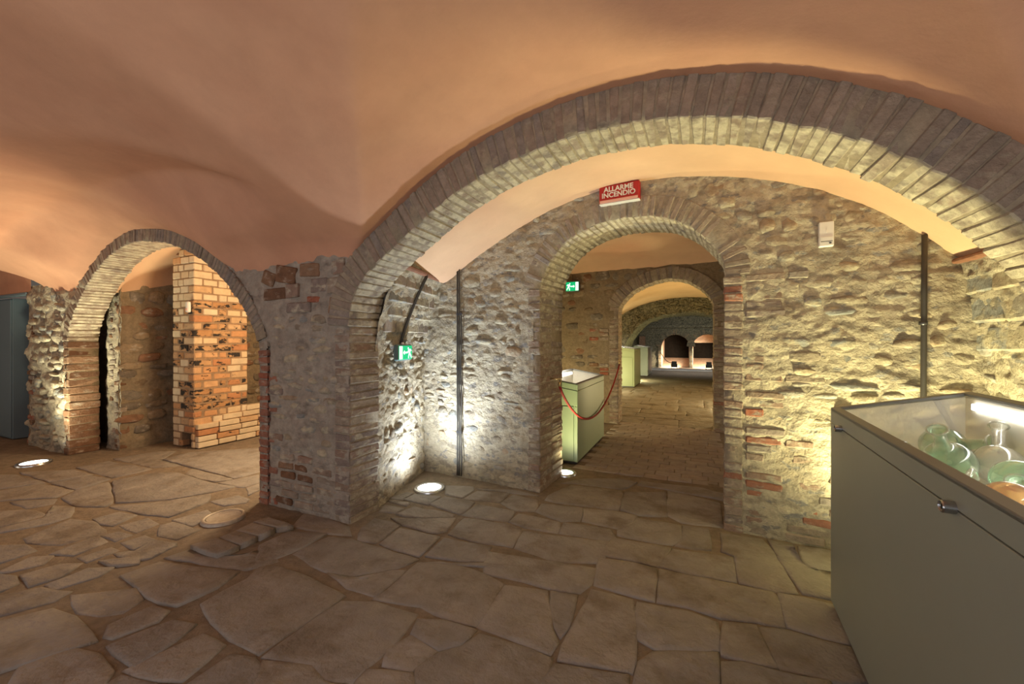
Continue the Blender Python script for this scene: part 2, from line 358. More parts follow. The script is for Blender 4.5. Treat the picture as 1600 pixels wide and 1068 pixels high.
class Path:
    def __init__(s, pts, step=.01):
        P = [Vector(p) for p in pts]; P = [P[0] * 2 - P[1]] + P + [P[-1] * 2 - P[-2]]; D = []
        for i in range(1, len(P) - 2):
            n = max(2, int((P[i + 1] - P[i]).length / step))
            for k in range(n):
                t = k / n; p0, p1, p2, p3 = P[i - 1:i + 3]
                D.append(.5 * ((2 * p1) + (p2 - p0) * t + (2 * p0 - 5 * p1 + 4 * p2 - p3) * t * t + (3 * p1 - p0 - 3 * p2 + p3) * t ** 3))
        D.append(P[-2]); A = np.array([(p.x, p.y) for p in D])
        k = 9; B = A.copy()
        for i in range(k, len(A) - k): B[i] = A[i - k:i + k + 1].mean(0)
        s.P = B; s.S = np.concatenate(([0], np.cumsum(np.hypot(*(B[1:] - B[:-1]).T)))); s.len = s.S[-1]
        T = np.gradient(B, axis=0); s.T = T / np.hypot(T[:, 0], T[:, 1])[:, None]
    def at(s, d): return (np.interp(d, s.S, s.P[:, 0]), np.interp(d, s.S, s.P[:, 1]))
    def tan(s, d):
        t = (np.interp(d, s.S, s.T[:, 0]), np.interp(d, s.S, s.T[:, 1])); l = math.hypot(*t); return (t[0] / l, t[1] / l)
    def off(s, d, n): p, t = s.at(d), s.tan(d); return (p[0] - t[1] * n, p[1] + t[0] * n)
def ring(parent, fr, path, s0, s1, th, c0, c1, course, mname, rnd, gap=.010, seg=1, name='brick', rec=.006, core='ring_core', redp=0., jit=.005):
    """bricks laid round an opening (arch and jamb): end faces on the wall, undersides in the reveal"""
    n = max(1, int(round((s1 - s0) / course))); cs = (s1 - s0) / n; dp = (c1 - c0) / seg
    pr = brick_protos(cs - gap, dp - (.008 if seg > 1 else 0), th, M[mname], 8, .007, jit, 3)
    prr = brick_protos(cs - gap, dp - (.008 if seg > 1 else 0), th, M['red'], 4, .007, jit, 4) if redp else pr
    for g in range(seg):
        for i in range(n):
            s = s0 + (i + .5) * cs; off = rnd.uniform(-.004, .004)
            p = path.off(s, th / 2 + off); t = path.tan(s)
            mt = fr.place(p[0], p[1], (c0 + (g + .5) * dp) + rnd.uniform(-.008, .006), t, (rnd.uniform(.9, 1.06), 1, 1), rnd.uniform(-.012, .012))
            obj(name, rnd.choice(prr if rnd.random() < redp else pr), parent, mt)
    # mortar core, recessed behind the brick faces
    ns = max(2, int((s1 - s0) / .03)); prof = [(th * .98, c0 + rec), (th * .5, c0 + rec), (rec, c0 + rec), (rec, c0 + rec + .06), (rec, (c0 + c1) / 2), (rec, c1 - rec), (th * .98, c1 - rec)]
    V = []; F = []; k = len(prof)
    for i in range(ns + 1):
        s = s0 + (s1 - s0) * i / ns
        for r_, c in prof:
            p = path.off(s, r_ + .006 * mn.noise(Vector((s * 14, r_ * 9, c * 9)))); V.append(fr.p(p[0], p[1], c + .006 * mn.noise(Vector((s * 11, r_ * 12 + 5, c * 7)))))
    for i in range(ns):
        for j in range(k - 1): F.append((i * k + j, i * k + j + 1, (i + 1) * k + j + 1, (i + 1) * k + j))
    o = obj('mortar_bed', mesh('mortar_bed', V, F, M[core], True), parent)
def height(name, x0, x1, y0, y1, res, fz, m):
    nx = int((x1 - x0) / res) + 1; ny = int((y1 - y0) / res) + 1
    X, Y = np.meshgrid(np.linspace(x0, x1, nx), np.linspace(y0, y1, ny)); Z = fz(X, Y)
    V = np.stack([X, Y, Z], -1).reshape(-1, 3).tolist()
    F = [(j * nx + i, (j + 1) * nx + i, (j + 1) * nx + i + 1, j * nx + i + 1) for j in range(ny - 1) for i in range(nx - 1)]
    return mesh(name, V, F, m, True)

# ------------------------------------------------------------------ layout curves (a = x along the wall, z)
YW = 2.495
LARGE = Path([(-2.592, -.02), (-2.592, .6), (-2.592, 1.2), (-2.592, 1.55), (-2.575, 1.76), (-2.52, 1.90), (-2.39, 2.04), (-2.06, 2.265), (-1.695, 2.488), (-1.35, 2.641), (-1.036, 2.729), (-.75, 2.781), (-.488, 2.794), (-.247, 2.783), (-.025, 2.748), (.181, 2.701), (.372, 2.638), (.55, 2.557), (.716, 2.472), (.871, 2.371), (1.017, 2.256), (1.154, 2.134), (1.282, 1.989), (1.42, 1.80), (1.52, 1.6), (1.57, 1.4), (1.58, 1.1), (1.58, .6), (1.58, -.02)])
LEFT = Path([(-7.57, -.02), (-7.58, .6), (-7.59, 1.2), (-7.60, 1.5), (-7.585, 1.62), (-7.50, 1.77), (-7.316, 1.985), (-6.994, 2.262), (-6.687, 2.452), (-6.338, 2.585), (-6.009, 2.645), (-5.647, 2.628), (-5.26, 2.571), (-4.987, 2.485), (-4.728, 2.386), (-4.481, 2.255), (-4.246, 2.095), (-4.022, 1.896), (-3.878, 1.73), (-3.772, 1.547), (-3.735, 1.38), (-3.73, .9), (-3.73, .4), (-3.73, -.02)])
DOOR = Path([(-1.42, -.02), (-1.42, .6), (-1.42, 1.3), (-1.42, 1.95), (-1.40, 2.09), (-1.34, 2.218), (-1.273, 2.323), (-1.166, 2.435), (-1.041, 2.509), (-.919, 2.554), (-.788, 2.591), (-.636, 2.604), (-.488, 2.597), (-.322, 2.576), (-.197, 2.542), (-.097, 2.482), (.001, 2.411), (.086, 2.32), (.159, 2.231), (.2, 2.136), (.205, 2.0), (.205, 1.3), (.205, .6), (.205, -.02)])
MID = Path([(-1.30, -.02), (-1.30, .7), (-1.30, 1.4), (-1.30, 2.0), (-1.28, 2.146), (-1.197, 2.259), (-1.028, 2.414), (-.807, 2.517), (-.592, 2.575), (-.381, 2.593), (-.125, 2.533), (.123, 2.366), (.24, 2.199), (.268, 1.98), (.27, 1.4), (.27, .7), (.27, -.02)])
def outer(path, th, lo, hi):
    q = np.array([path.off(s, th) for s in np.linspace(0, path.len, 500)])
    i = q[:, 1].argmax(); L, R = q[:i + 1], q[i:]
    keepL = [L[-1]]
    for p in L[::-1]:
        if p[0] < keepL[-1][0] - 1e-4: keepL.append(p)
    keepR = [R[0]]
    for p in R:
        if p[0] > keepR[-1][0] + 1e-4: keepR.append(p)
    a = np.array(keepL[::-1][:-1] + keepR)
    return a
def inside(path):
    P = path.P
    def f(a, z, grow=0.):
        i = P[:, 1].argmax(); lx = np.interp(z, P[:i + 1, 1], P[:i + 1, 0]); rx = np.interp(-z, -P[i:, 1], P[i:, 0])
        return z < P[i, 1] + grow and lx - grow < a < rx + grow
    return f

# ------------------------------------------------------------------ ceilings
EL = outer(LARGE, .232, 0, 0); EF = outer(LEFT, .14, 0, 0)
def smax(a, b, k=.03): h = np.clip(.5 + .5 * (a - b) / k, 0, 1); return b + (a - b) * h + k * h * (1 - h)
def sstep(t): t = np.clip(t, 0, 1); return t * t * (3 - 2 * t)
def ceil_front(X, Y):
    f = 3.1 - .157 * (Y - .2) ** 2
    f = f - .055 * np.clip((Y - 2.38) / .115, 0, 1) ** 2
    gr = np.interp(X, EL[:, 0], EL[:, 1], left=0, right=0) + .02 * (YW - Y)
    gr = np.where(X < EL[0, 0], -5, gr); gr = np.where(X > 1.62, -5, gr)
    e = np.interp(X, EF[:, 0], EF[:, 1], left=2.1, right=2.1)
    e = np.where((X < EF[0, 0]) | (X > EF[-1, 0]), 2.17, e)
    e = np.maximum(e, 2.15)
    u = np.clip(np.abs((X + 5.32) / 2.76), 0, 1)
    G = 2.20 + .80 * (1 - u ** 2.25) ** (1 / 2.1)
    G = np.where(u >= 1, -5, G)
    t = sstep((YW - Y) / .62)
    gl = np.where(G > 0, e + (np.maximum(G, e) - e) * t, -5)
    u3 = np.clip(np.abs((X + 10.6) / 2.35), 0, 1); g3 = np.where(u3 >= 1, -5, 2.17 + .5 * np.sqrt(1 - u3 ** 2))
    # above the left arch the plaster dies into the ring
    near = np.clip((YW - Y) / .35, 0, 1); fl = np.where(G > 0, np.minimum(f, e + 4 * near + .0), f)
    z = smax(smax(fl, gl, .05), smax(gr, g3, .02), .012)
    return z + .006 * np.sin(X * 2.1 + 1) * np.sin(Y * 2.7)
ce = struct('ceiling', height('ceiling', -12.5, 3.6, -2.3, YW + .012, .03, ceil_front, M['plaster']))
VX = np.array([(-2.62, 2.16), (-2.513, 2.2), (-2.40, 2.28), (-2.271, 2.36), (-1.964, 2.51), (-1.675, 2.645), (-1.336, 2.775), (-1.02, 2.858), (-.724, 2.9), (-.446, 2.908), (-.186, 2.892), (.06, 2.854), (.336, 2.795), (.594, 2.706), (.836, 2.60), (1.062, 2.462), (1.275, 2.295), (1.41, 2.167), (1.54, 2.03), (1.58, 2.0)])
def ceil_back(X, Y):
    z = np.interp(X, VX[:, 0], VX[:, 1]); k = .05
    z = (np.interp(X - k, VX[:, 0], VX[:, 1]) + 2 * z + np.interp(X + k, VX[:, 0], VX[:, 1])) / 4
    return z + .004 * np.sin(X * 3) * np.sin(Y * 5)
struct('ceiling', height('ceiling', -2.62, 1.58, 2.80, 3.97, .04, ceil_back, M['plaster2']))
def ceil_pass(X, Y): return 2.66 + .34 * np.sqrt(np.clip(1 - ((Y - 6.05) / 1.62) ** 2, 0, 1)) + .05 * (X + .5)* .3 + .07
struct('ceiling', height('ceiling', -3.4, 2.4, 4.45, 7.66, .08, ceil_pass, M['plaster2']))
def ceil_far(X, Y): return 1.62 + 1.42 * np.sqrt(np.clip(1 - ((X + .35) / 2.75) ** 2, 0, 1))
struct('ceiling', height('ceiling', -3.08, 2.38, 7.9, 15.55, .1, ceil_far, M['plaster3']))
def ceil_oven(X, Y):
    u = np.clip(np.abs((X + 5.25) / 2.02), 0, 1)
    return 2.17 + .30 * np.clip(Y - 2.87, 0, 2.5) + .72 * (1 - u ** 2.2) ** .5
struct('ceiling', height('ceiling', -7.27, -3.3, 2.80, 6.0, .08, ceil_oven, M['plaster2']))

# ------------------------------------------------------------------ floor
def floor_z(x, y): return -.010 + .007 * fbm(x * 1.7, y * 1.7, 3., 3)
nx, ny = 240, 160; V = []; F = []
for j in range(ny + 1):
    for i in range(nx + 1):
        x = -12.5 + 15.5 * i / nx; y = -1.6 + 9.8 * j / ny; V.append((x, y, floor_z(x, y)))
F = [(j * (nx + 1) + i, j * (nx + 1) + i + 1, (j + 1) * (nx + 1) + i + 1, (j + 1) * (nx + 1) + i) for j in range(ny) for i in range(nx)]
b0 = len(V); V += [(-5, 8.1, -.02), (5, 8.1, -.02), (5, 30, -.02), (-5, 30, -.02)]; F.append((b0, b0 + 1, b0 + 2, b0 + 3))
floor = struct('floor', mesh('floor', V, F, M['dirt'], True))
GROW = [-.006]
def slab_mesh(poly, rnd, top=.006, th=.03, m='slab', rough=.012, inset=.014):
    P = [Vector(p) for p in poly]; ar = sum(P[i - 1].x * P[i].y - P[i].x * P[i - 1].y for i in range(len(P)))
    if ar < 0: P.reverse()
    c = sum(P, Vector((0, 0))) / len(P); out = []
    for i in range(len(P)):
        a, b = P[i], P[(i + 1) % len(P)]; n = max(1, int((b - a).length / .10))
        for k in range(n):
            q = a.lerp(b, k / n)
            if k == 0 and len(P) < 9: q = q.lerp((P[i - 1] + b) / 2, .02)
            d = (q - c); l = d.length or 1
            q = c + d * (1 + GROW[0] / l) + Vector((rnd.uniform(-1, 1), rnd.uniform(-1, 1))) * rough * (.45 if k == 0 else .8)
            out.append(q)
    n = len(out); V = []; tilt = (rnd.uniform(-.01, .01), rnd.uniform(-.01, .01))
    def zt(q): return top + tilt[0] * (q.x - c.x) + tilt[1] * (q.y - c.y) + .0035 * fbm(q.x * 4, q.y * 4, 9., 2)
    for q in out: V.append((q.x, q.y, top - th))
    for q in out: V.append((q.x, q.y, zt(q) - .006))
    for q in out:
        d = c - q; l = d.length or 1; r = q + d * min(.3, inset / l); V.append((r.x, r.y, zt(r)))
    rel = .0045 if top < .02 and m == 'slab' else .001
    for k_ in (.25, .5, .75):      # the worn, cleft top
        for q in out:
            r = q.lerp(c, k_); V.append((r.x, r.y, zt(r) + .001 + rel * mn.noise(Vector((r.x * 7, r.y * 7, 3.))) + rel * .8 * mn.noise(Vector((r.x * 15, r.y * 15, 7.)))))
    V.append((c.x, c.y, zt(c) + .001)); F = []
    for a in range(5):
        for k in range(n): F.append((a * n + k, a * n + (k + 1) % n, (a + 1) * n + (k + 1) % n, (a + 1) * n + k))
    F += [(5 * n + k, 5 * n + (k + 1) % n, 6 * n) for k in range(n)]
    return mesh('slab', V, F, M[m], True)
SLABS=[[(-0.58,3.15),(-0.16,3.18),(-0.23,2.88),(-0.42,2.88),(-0.61,2.86)],[(-0.15,3.17),(0.24,3.22),(0.23,2.89),(-0.04,2.87),(-0.22,2.88)],[(0.17,3.59),(0.46,3.6),(0.53,3.25),(0.55,2.92),(0.44,2.89),(0.25,2.89),(0.25,3.24),(0.17,3.26)],[(0.49,3.6),(0.66,3.6),(0.66,3.28),(0.74,3.25),(0.84,3.27),(0.76,2.94),(0.58,2.93),(0.54,3.2)],[(0.68,3.59),(0.95,3.6),(0.85,3.31),(0.74,3.27),(0.67,3.3)],[(-0.61,2.82),(-0.42,2.85),(-0.24,2.84),(-0.22,2.48),(-0.32,2.48),(-0.57,2.49)],[(-0.22,2.84),(-0.04,2.85),(0.23,2.86),(0.42,2.87),(0.44,2.77),(0.42,2.54),(0.28,2.52),(0.12,2.48),(-0.03,2.51),(-0.2,2.48)],[(0.45,2.87),(0.74,2.87),(0.72,2.53),(0.6,2.54),(0.44,2.55),(0.45,2.8)],[(-0.58,2.45),(-0.33,2.45),(-0.28,2.12),(-0.26,2.0),(-0.27,1.91),(-0.59,1.84),(-0.6,1.94),(-0.59,2.06),(-0.59,2.24)],[(-0.31,2.44),(-0.03,2.47),(0.1,2.44),(0.1,2.22),(-0.18,2.1),(-0.27,2.14)],[(-0.19,2.08),(0.1,2.21),(0.09,1.94),(-0.25,1.79),(-0.24,1.98)],[(0.13,2.45),(0.29,2.49),(0.31,2.35),(0.34,2.21),(0.21,2.19),(0.12,2.19),(0.11,2.28)],[(0.3,2.49),(0.42,2.52),(0.59,2.51),(0.72,2.51),(0.71,2.29),(0.54,2.22),(0.34,2.21),(0.32,2.35)],[(0.12,2.15),(0.21,2.18),(0.34,2.19),(0.54,2.21),(0.54,2.1),(0.1,1.9)],[(-0.6,1.81),(-0.28,1.89),(-0.27,1.74),(-0.6,1.59),(-0.61,1.71)],[(-1.36,2.58),(-1.09,2.62),(-0.59,2.68),(-0.6,2.49),(-0.64,2.38),(-0.82,2.35),(-0.97,2.35),(-1.25,2.32)],[(-0.8,2.33),(-0.64,2.35),(-0.61,2.08),(-0.63,1.98),(-0.69,2.06)],[(-1.07,2.26),(-0.81,2.32),(-0.69,2.03),(-0.63,1.96),(-0.64,1.86),(-0.86,1.87),(-1.05,1.88)],[(-1.02,1.84),(-0.86,1.85),(-0.63,1.84),(-0.58,1.6),(-1.06,1.38),(-1.17,1.52),(-1.13,1.65),(-1.06,1.72)],[(-1.37,1.8),(-1.23,1.85),(-1.05,1.86),(-1.07,1.73),(-1.14,1.66),(-1.33,1.69)],[(-1.33,1.68),(-1.14,1.65),(-1.18,1.53),(-1.18,1.5),(-1.33,1.48),(-1.37,1.56)],[(-1.87,1.74),(-1.69,1.82),(-1.4,1.83),(-1.37,1.64),(-1.37,1.54),(-1.39,1.44),(-1.38,1.34),(-1.49,1.3),(-1.63,1.34),(-1.88,1.27),(-1.88,1.57)],[(-1.38,1.43),(-1.17,1.49),(-1.07,1.38),(-1.34,1.25),(-1.37,1.36)],[(-2.59,2.27),(-2.4,2.32),(-1.74,2.29),(-1.81,2.13),(-2.03,1.94),(-2.22,1.92),(-2.6,1.98)],[(-1.7,1.94),(-1.72,2.25),(-1.59,2.32),(-1.31,2.33),(-1.08,2.27),(-1.06,1.88),(-1.22,1.87),(-1.42,1.89),(-1.72,1.83)],[(-2.19,1.91),(-2.0,1.94),(-1.81,2.12),(-1.73,2.15),(-1.73,1.94),(-1.73,1.85),(-1.94,1.85)],[(-1.86,1.26),(-1.62,1.33),(-1.48,1.29),(-1.39,1.32),(-1.37,1.24),(-1.72,1.09)],[(-2.94,1.97),(-2.93,2.2),(-2.62,2.29),(-2.63,1.99),(-2.67,1.76)],[(-2.99,2.28),(-3.16,2.56),(-2.58,2.46),(-2.43,2.36),(-2.62,2.3)],[(-2.58,1.39),(-2.59,1.65),(-2.65,1.77),(-2.54,1.84),(-1.89,1.78),(-1.9,1.59),(-1.92,1.28),(-2.15,1.28),(-2.37,1.32)],[(-2.65,1.0),(-2.58,1.25),(-2.42,1.27),(-2.38,1.16),(-2.36,0.99),(-2.56,0.99)],[(-2.38,0.96),(-2.32,1.25),(-2.12,1.25),(-2.07,1.04),(-2.17,1.0)],[(-2.03,1.02),(-2.04,1.22),(-1.92,1.26),(-1.79,1.22),(-1.75,1.1),(-2.01,0.98)],[(-2.84,1.08),(-2.82,1.26),(-2.68,1.27),(-2.63,1.2),(-2.69,1.05),(-2.75,1.03)],[(-3.38,1.11),(-3.11,1.31),(-2.94,1.27),(-2.89,1.16),(-2.98,1.09),(-3.12,1.06)],[(-3.37,1.34),(-3.34,1.53),(-2.71,1.68),(-2.66,1.51),(-2.69,1.32),(-2.95,1.29),(-3.09,1.32)],[(-2.88,0.78),(-2.78,0.93),(-2.61,0.96),(-2.42,0.94),(-2.31,0.85),(-2.68,0.68)],[(-3.4,0.85),(-3.31,1.02),(-3.09,1.04),(-2.73,1.0),(-2.83,0.84),(-2.89,0.72),(-3.06,0.71),(-3.42,0.79)],[(-3.95,1.08),(-3.92,1.24),(-3.79,1.3),(-3.7,1.19),(-3.72,1.05)],[(-4.16,1.04),(-4.24,1.2),(-4.12,1.28),(-4.02,1.2),(-4.09,1.06)],[(-3.66,1.1),(-3.68,1.3),(-3.54,1.37),(-3.49,1.28),(-3.54,1.09)],[(-3.37,1.58),(-3.34,1.73),(-3.05,1.74),(-2.89,1.86),(-2.8,1.99),(-2.6,1.87),(-2.7,1.71)],[(-3.75,0.94),(-3.65,1.07),(-3.42,1.13),(-3.38,1.04),(-3.47,0.87),(-3.53,0.81),(-3.81,0.86)],[(-4.1,1.03),(-3.97,1.06),(-3.84,1.04),(-3.81,0.95),(-3.88,0.89),(-4.1,0.94)],[(-3.17,1.21),(-2.98,1.14),(-2.98,1.09),(-3.12,1.06)],[(-2.36,0.89),(-2.37,0.94),(-2.18,0.98),(-2.06,1.0),(-2.03,0.96),(-2.28,0.85)],[(-3.72,1.37),(-3.55,1.52),(-3.44,1.46),(-3.56,1.38)],[(-4.78,1.13),(-4.52,1.25),(-4.33,1.25),(-4.31,1.08),(-4.37,1.03)],[(-4.69,1.29),(-4.82,1.59),(-4.61,1.65),(-4.21,1.6),(-4.27,1.36),(-4.55,1.28)],[(-4.66,1.68),(-4.64,1.84),(-4.42,1.86),(-4.33,1.68),(-4.47,1.65)],[(-4.29,1.7),(-4.24,1.87),(-4.04,1.85),(-4.01,1.69)],[(-4.16,1.27),(-4.24,1.56),(-4.02,1.53),(-3.98,1.33)],[(-4.19,1.55),(-4.16,1.64),(-4.0,1.66),(-3.98,1.55)],[(-3.91,1.33),(-3.89,1.5),(-3.78,1.5),(-3.77,1.33)],[(-3.9,1.56),(-3.88,1.69),(-3.74,1.69),(-3.69,1.54)],[(-3.64,1.56),(-3.61,1.68),(-3.5,1.71),(-3.49,1.58)],[(-4.01,1.94),(-3.98,2.19),(-3.87,2.15),(-3.76,2.01),(-3.72,1.94)],[(-7.17,1.8),(-7.01,1.87),(-6.32,1.9),(-6.48,1.63),(-6.55,1.54),(-7.16,1.67)],[(-6.39,1.6),(-6.33,1.86),(-5.74,1.91),(-5.62,1.76),(-5.95,1.54),(-6.03,1.43),(-6.4,1.5)],[(-5.86,1.53),(-5.56,1.74),(-5.44,1.68),(-5.47,1.53)],[(-5.61,1.41),(-5.45,1.52),(-5.12,1.55),(-5.15,1.29),(-5.2,1.22),(-5.62,1.32)],[(-7.06,1.91),(-6.63,2.22),(-6.21,2.23),(-6.3,1.92)],[(-6.75,2.27),(-6.71,2.56),(-5.81,2.62),(-5.87,2.27)],[(-6.23,1.91),(-6.17,2.21),(-5.84,2.23),(-5.74,1.93)],[(-6.83,2.64),(-6.69,3.07),(-6.47,3.17),(-6.19,2.86),(-5.68,2.83),(-5.85,2.64)],[(-6.14,2.86),(-6.2,3.19),(-5.62,3.75),(-5.01,3.55),(-4.58,3.25),(-4.62,2.81),(-5.47,2.85)],[(-5.27,2.66),(-5.45,2.82),(-4.62,2.79),(-4.69,2.65)],[(-5.57,1.78),(-5.73,1.94),(-5.74,2.19),(-4.96,1.92),(-4.91,1.85),(-5.16,1.74)],[(-4.63,2.65),(-4.5,3.0),(-4.25,2.84),(-4.23,2.67)],[(-4.19,2.67),(-4.22,2.82),(-4.04,2.7),(-3.98,2.55)],[(-4.17,2.32),(-4.07,2.51),(-3.88,2.5),(-3.82,2.43),(-3.94,2.31)],[(-5.71,2.21),(-5.61,2.57),(-5.43,2.65),(-4.71,2.61),(-4.34,2.65),(-4.42,2.45),(-4.58,2.18),(-4.93,1.93)],[(-4.88,1.86),(-4.53,2.16),(-4.37,2.42),(-4.17,2.29),(-4.12,1.96),(-4.46,1.89)],[(-3.99,1.84),(-3.97,1.92),(-3.68,1.92),(-3.62,1.94),(-3.59,1.76),(-3.78,1.73)],[(-5.35,1.65),(-5.14,1.72),(-4.9,1.61),(-4.86,1.48),(-4.99,1.25),(-5.1,1.28),(-5.05,1.54)],[(-3.76,1.46),(-3.66,1.53),(-3.74,1.69),(-3.53,1.73),(-3.46,1.54),(-3.51,1.47)],[(-2.69,3.05),(-2.63,3.26),(-2.56,3.27),(-2.55,3.09)],[(-2.54,3.1),(-2.53,3.25),(-2.25,3.31),(-2.25,3.1)],[(-2.25,3.12),(-2.21,3.31),(-1.88,3.31),(-1.87,3.04)],[(-2.38,3.57),(-2.1,3.67),(-2.04,3.57),(-2.05,3.36),(-2.24,3.38)],[(-2.02,3.35),(-2.0,3.57),(-1.69,3.66),(-1.68,3.42)],[(-2.55,2.79),(-2.62,2.93),(-2.4,2.93),(-2.41,2.82)],[(-2.66,3.02),(-2.43,3.05),(-2.41,2.99),(-2.6,2.99)],[(-2.38,2.81),(-2.33,3.0),(-1.91,3.01),(-1.91,2.96),(-2.06,2.87),(-2.29,2.8)],[(-1.85,3.04),(-1.84,3.29),(-1.46,3.29),(-1.43,3.07),(-1.77,3.04)],[(-1.66,3.41),(-1.63,3.64),(-1.37,3.62),(-1.3,3.36),(-1.47,3.31)],[(-2.37,2.73),(-2.06,2.85),(-1.87,2.95),(-1.81,2.73),(-1.85,2.66),(-2.19,2.67)],[(-2.46,2.49),(-2.5,2.67),(-2.21,2.67),(-2.18,2.35),(-2.33,2.32)],[(-1.76,2.69),(-1.8,2.99),(-1.43,3.04),(-1.28,3.02),(-1.23,2.71),(-1.55,2.67)],[(-1.42,3.07),(-1.41,3.25),(-1.03,3.24),(-0.99,3.04),(-1.26,3.04)],[(-1.29,3.36),(-1.3,3.55),(-0.93,3.6),(-0.89,3.33),(-1.02,3.26)],[(-2.14,2.35),(-2.17,2.61),(-1.8,2.61),(-1.76,2.32)],[(-1.74,2.48),(-1.75,2.62),(-1.37,2.65),(-1.32,2.46),(-1.47,2.39),(-1.72,2.34)],[(-1.25,2.98),(-0.96,3.01),(-0.58,3.08),(-0.59,2.76),(-0.91,2.66),(-1.2,2.71)],[(-1.0,3.25),(-0.62,3.29),(-0.57,3.17),(-0.59,3.09),(-0.97,3.05)],[(-0.92,3.6),(-0.66,3.65),(-0.46,3.63),(-0.49,3.45),(-0.57,3.33),(-0.86,3.33)],[(-2.05,3.62),(-1.7,3.75),(-1.39,3.71),(-1.66,3.67)],[(-1.69,2.26),(-1.46,2.37),(-1.3,2.44),(-0.99,2.54),(-0.97,2.48),(-1.38,2.36)],[(-0.6,3.62),(-0.41,3.6),(-0.11,3.6),(-0.11,3.33),(-0.16,3.23),(-0.56,3.21)],[(-0.1,3.61),(0.09,3.63),(0.1,3.26),(-0.14,3.23),(-0.1,3.34)],[(-1.31,3.76),(-1.19,4.12),(-0.67,4.17),(-0.63,3.69),(-0.95,3.65),(-1.3,3.64)],[(-0.65,4.17),(-0.28,4.33),(-0.23,3.74),(-0.44,3.67),(-0.61,3.7)],[(-0.26,4.38),(0.2,4.25),(0.2,3.69),(-0.11,3.66),(-0.22,3.75)],[(-1.3,4.14),(-1.14,4.37),(-0.75,4.54),(-0.57,4.5),(-0.68,4.22),(-1.21,4.19)],[(-0.55,4.57),(-0.28,4.57),(0.07,4.61),(0.25,4.52),(0.24,4.31),(0.03,4.37),(-0.27,4.41),(-0.55,4.42)]]
RAISED=[[(-3.33,1.72),(-3.29,1.87),(-3.01,1.86),(-3.02,1.72)],[(-3.27,1.88),(-3.27,1.99),(-3.02,2.0),(-3.02,1.88)],[(-3.27,2.0),(-3.3,2.14),(-3.03,2.15),(-3.02,2.02)],[(-3.3,2.16),(-3.28,2.26),(-3.05,2.26),(-2.94,2.24),(-3.02,2.17)]]
rn = random.Random(5)
GROW[0] = .011
for p in SLABS: obj('slab', slab_mesh(p, rn, rn.uniform(-.002, .004)), floor)
GROW[0] = .008
for p in RAISED: obj('slab', slab_mesh(p, rn, .030, .06, rough=.004), floor)
# brick paving of the passage, then slabs of the far hall
y = 4.72; r_ = 0
while y < 7.62:
    x = -1.34 + (.11 if r_ % 2 else 0); h = .145
    while x < .28:
        wd = rn.uniform(.24, .30); x1 = min(x + wd, .36)
        obj('paver', slab_mesh([(x, y), (x1 - .012, y + rn.uniform(-.006, .006)), (x1 - .012, y + h - .012), (x, y + h - .012)], rn, rn.uniform(-.006, .001), m='paver', rough=.003, inset=.01), floor)
        x = x1
        if x > .28: break
    y += h; r_ += 1
y = 7.68
while y < 15.5:
    h = rn.uniform(.5, .75); x = -2.9 + rn.uniform(0, .3)
    while x < 1.6:
        wd = rn.uniform(.55, .95)
        obj('slab', slab_mesh([(x, y), (x + wd - .02, y), (x + wd - .02, y + h - .02), (x, y + h - .02)], rn, rn.uniform(-.005, -.003)), floor); x += wd
    y += h

# ------------------------------------------------------------------ arcade wall (two arches, pier)
F1 = Frame(0, YW, 0)
rw = random.Random(7)
in_left = inside(LEFT)
front = struct('wall_front', wall_mesh('wall_front', F1, -4.20, -2.60, -.03, 2.27, .016, M['mortar_pier'], .014, 6., fine=.006, shape=lambda a, z: .002 + .012 * (fbm(a * 2, z * 2, 1., 2)) + .022 * max(0., min(1., (-3.57 - a) / .05)) * (z < 1.5), keep=lambda a, z: not in_left(a, z, .05), seed=3.))
def arch_span(path, z0):
    i = path.P[:, 1].argmax(); sl = np.interp(z0, path.P[:i, 1], path.S[:i]); sr = np.interp(-z0, -path.P[i:, 1], path.S[i:]); return sl, sr
sl, sr = arch_span(LARGE, 1.62)
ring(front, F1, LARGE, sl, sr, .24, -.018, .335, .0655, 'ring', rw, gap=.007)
ring(front, F1, LARGE, 0, sl, .17, .0, .335, .068, 'jamb', rw, gap=.008)
ring(front, F1, LARGE, sr, LARGE.len, .24, -.0, .335, .07, 'jamb', rw)
sl, sr = arch_span(LEFT, 1.50)
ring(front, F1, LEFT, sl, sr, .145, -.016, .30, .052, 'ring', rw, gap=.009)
ring(front, F1, LEFT, 0, sl, .13, -.012, .30, .100, 'redbrown', rw, redp=0., core='mortar_dark', jit=.007)
s2 = np.interp(-1.42, -LEFT.P[300:, 1], LEFT.S[300:])
ring(front, F1, LEFT, s2, LEFT.len, .12, -.006, .32, .070, 'red', rw, core='mortar_pier', gap=.012)
ring(front, F1, LEFT, sr, s2, .13, -.0, .32, .08, 'jamb', rw, core='mortar_pier')
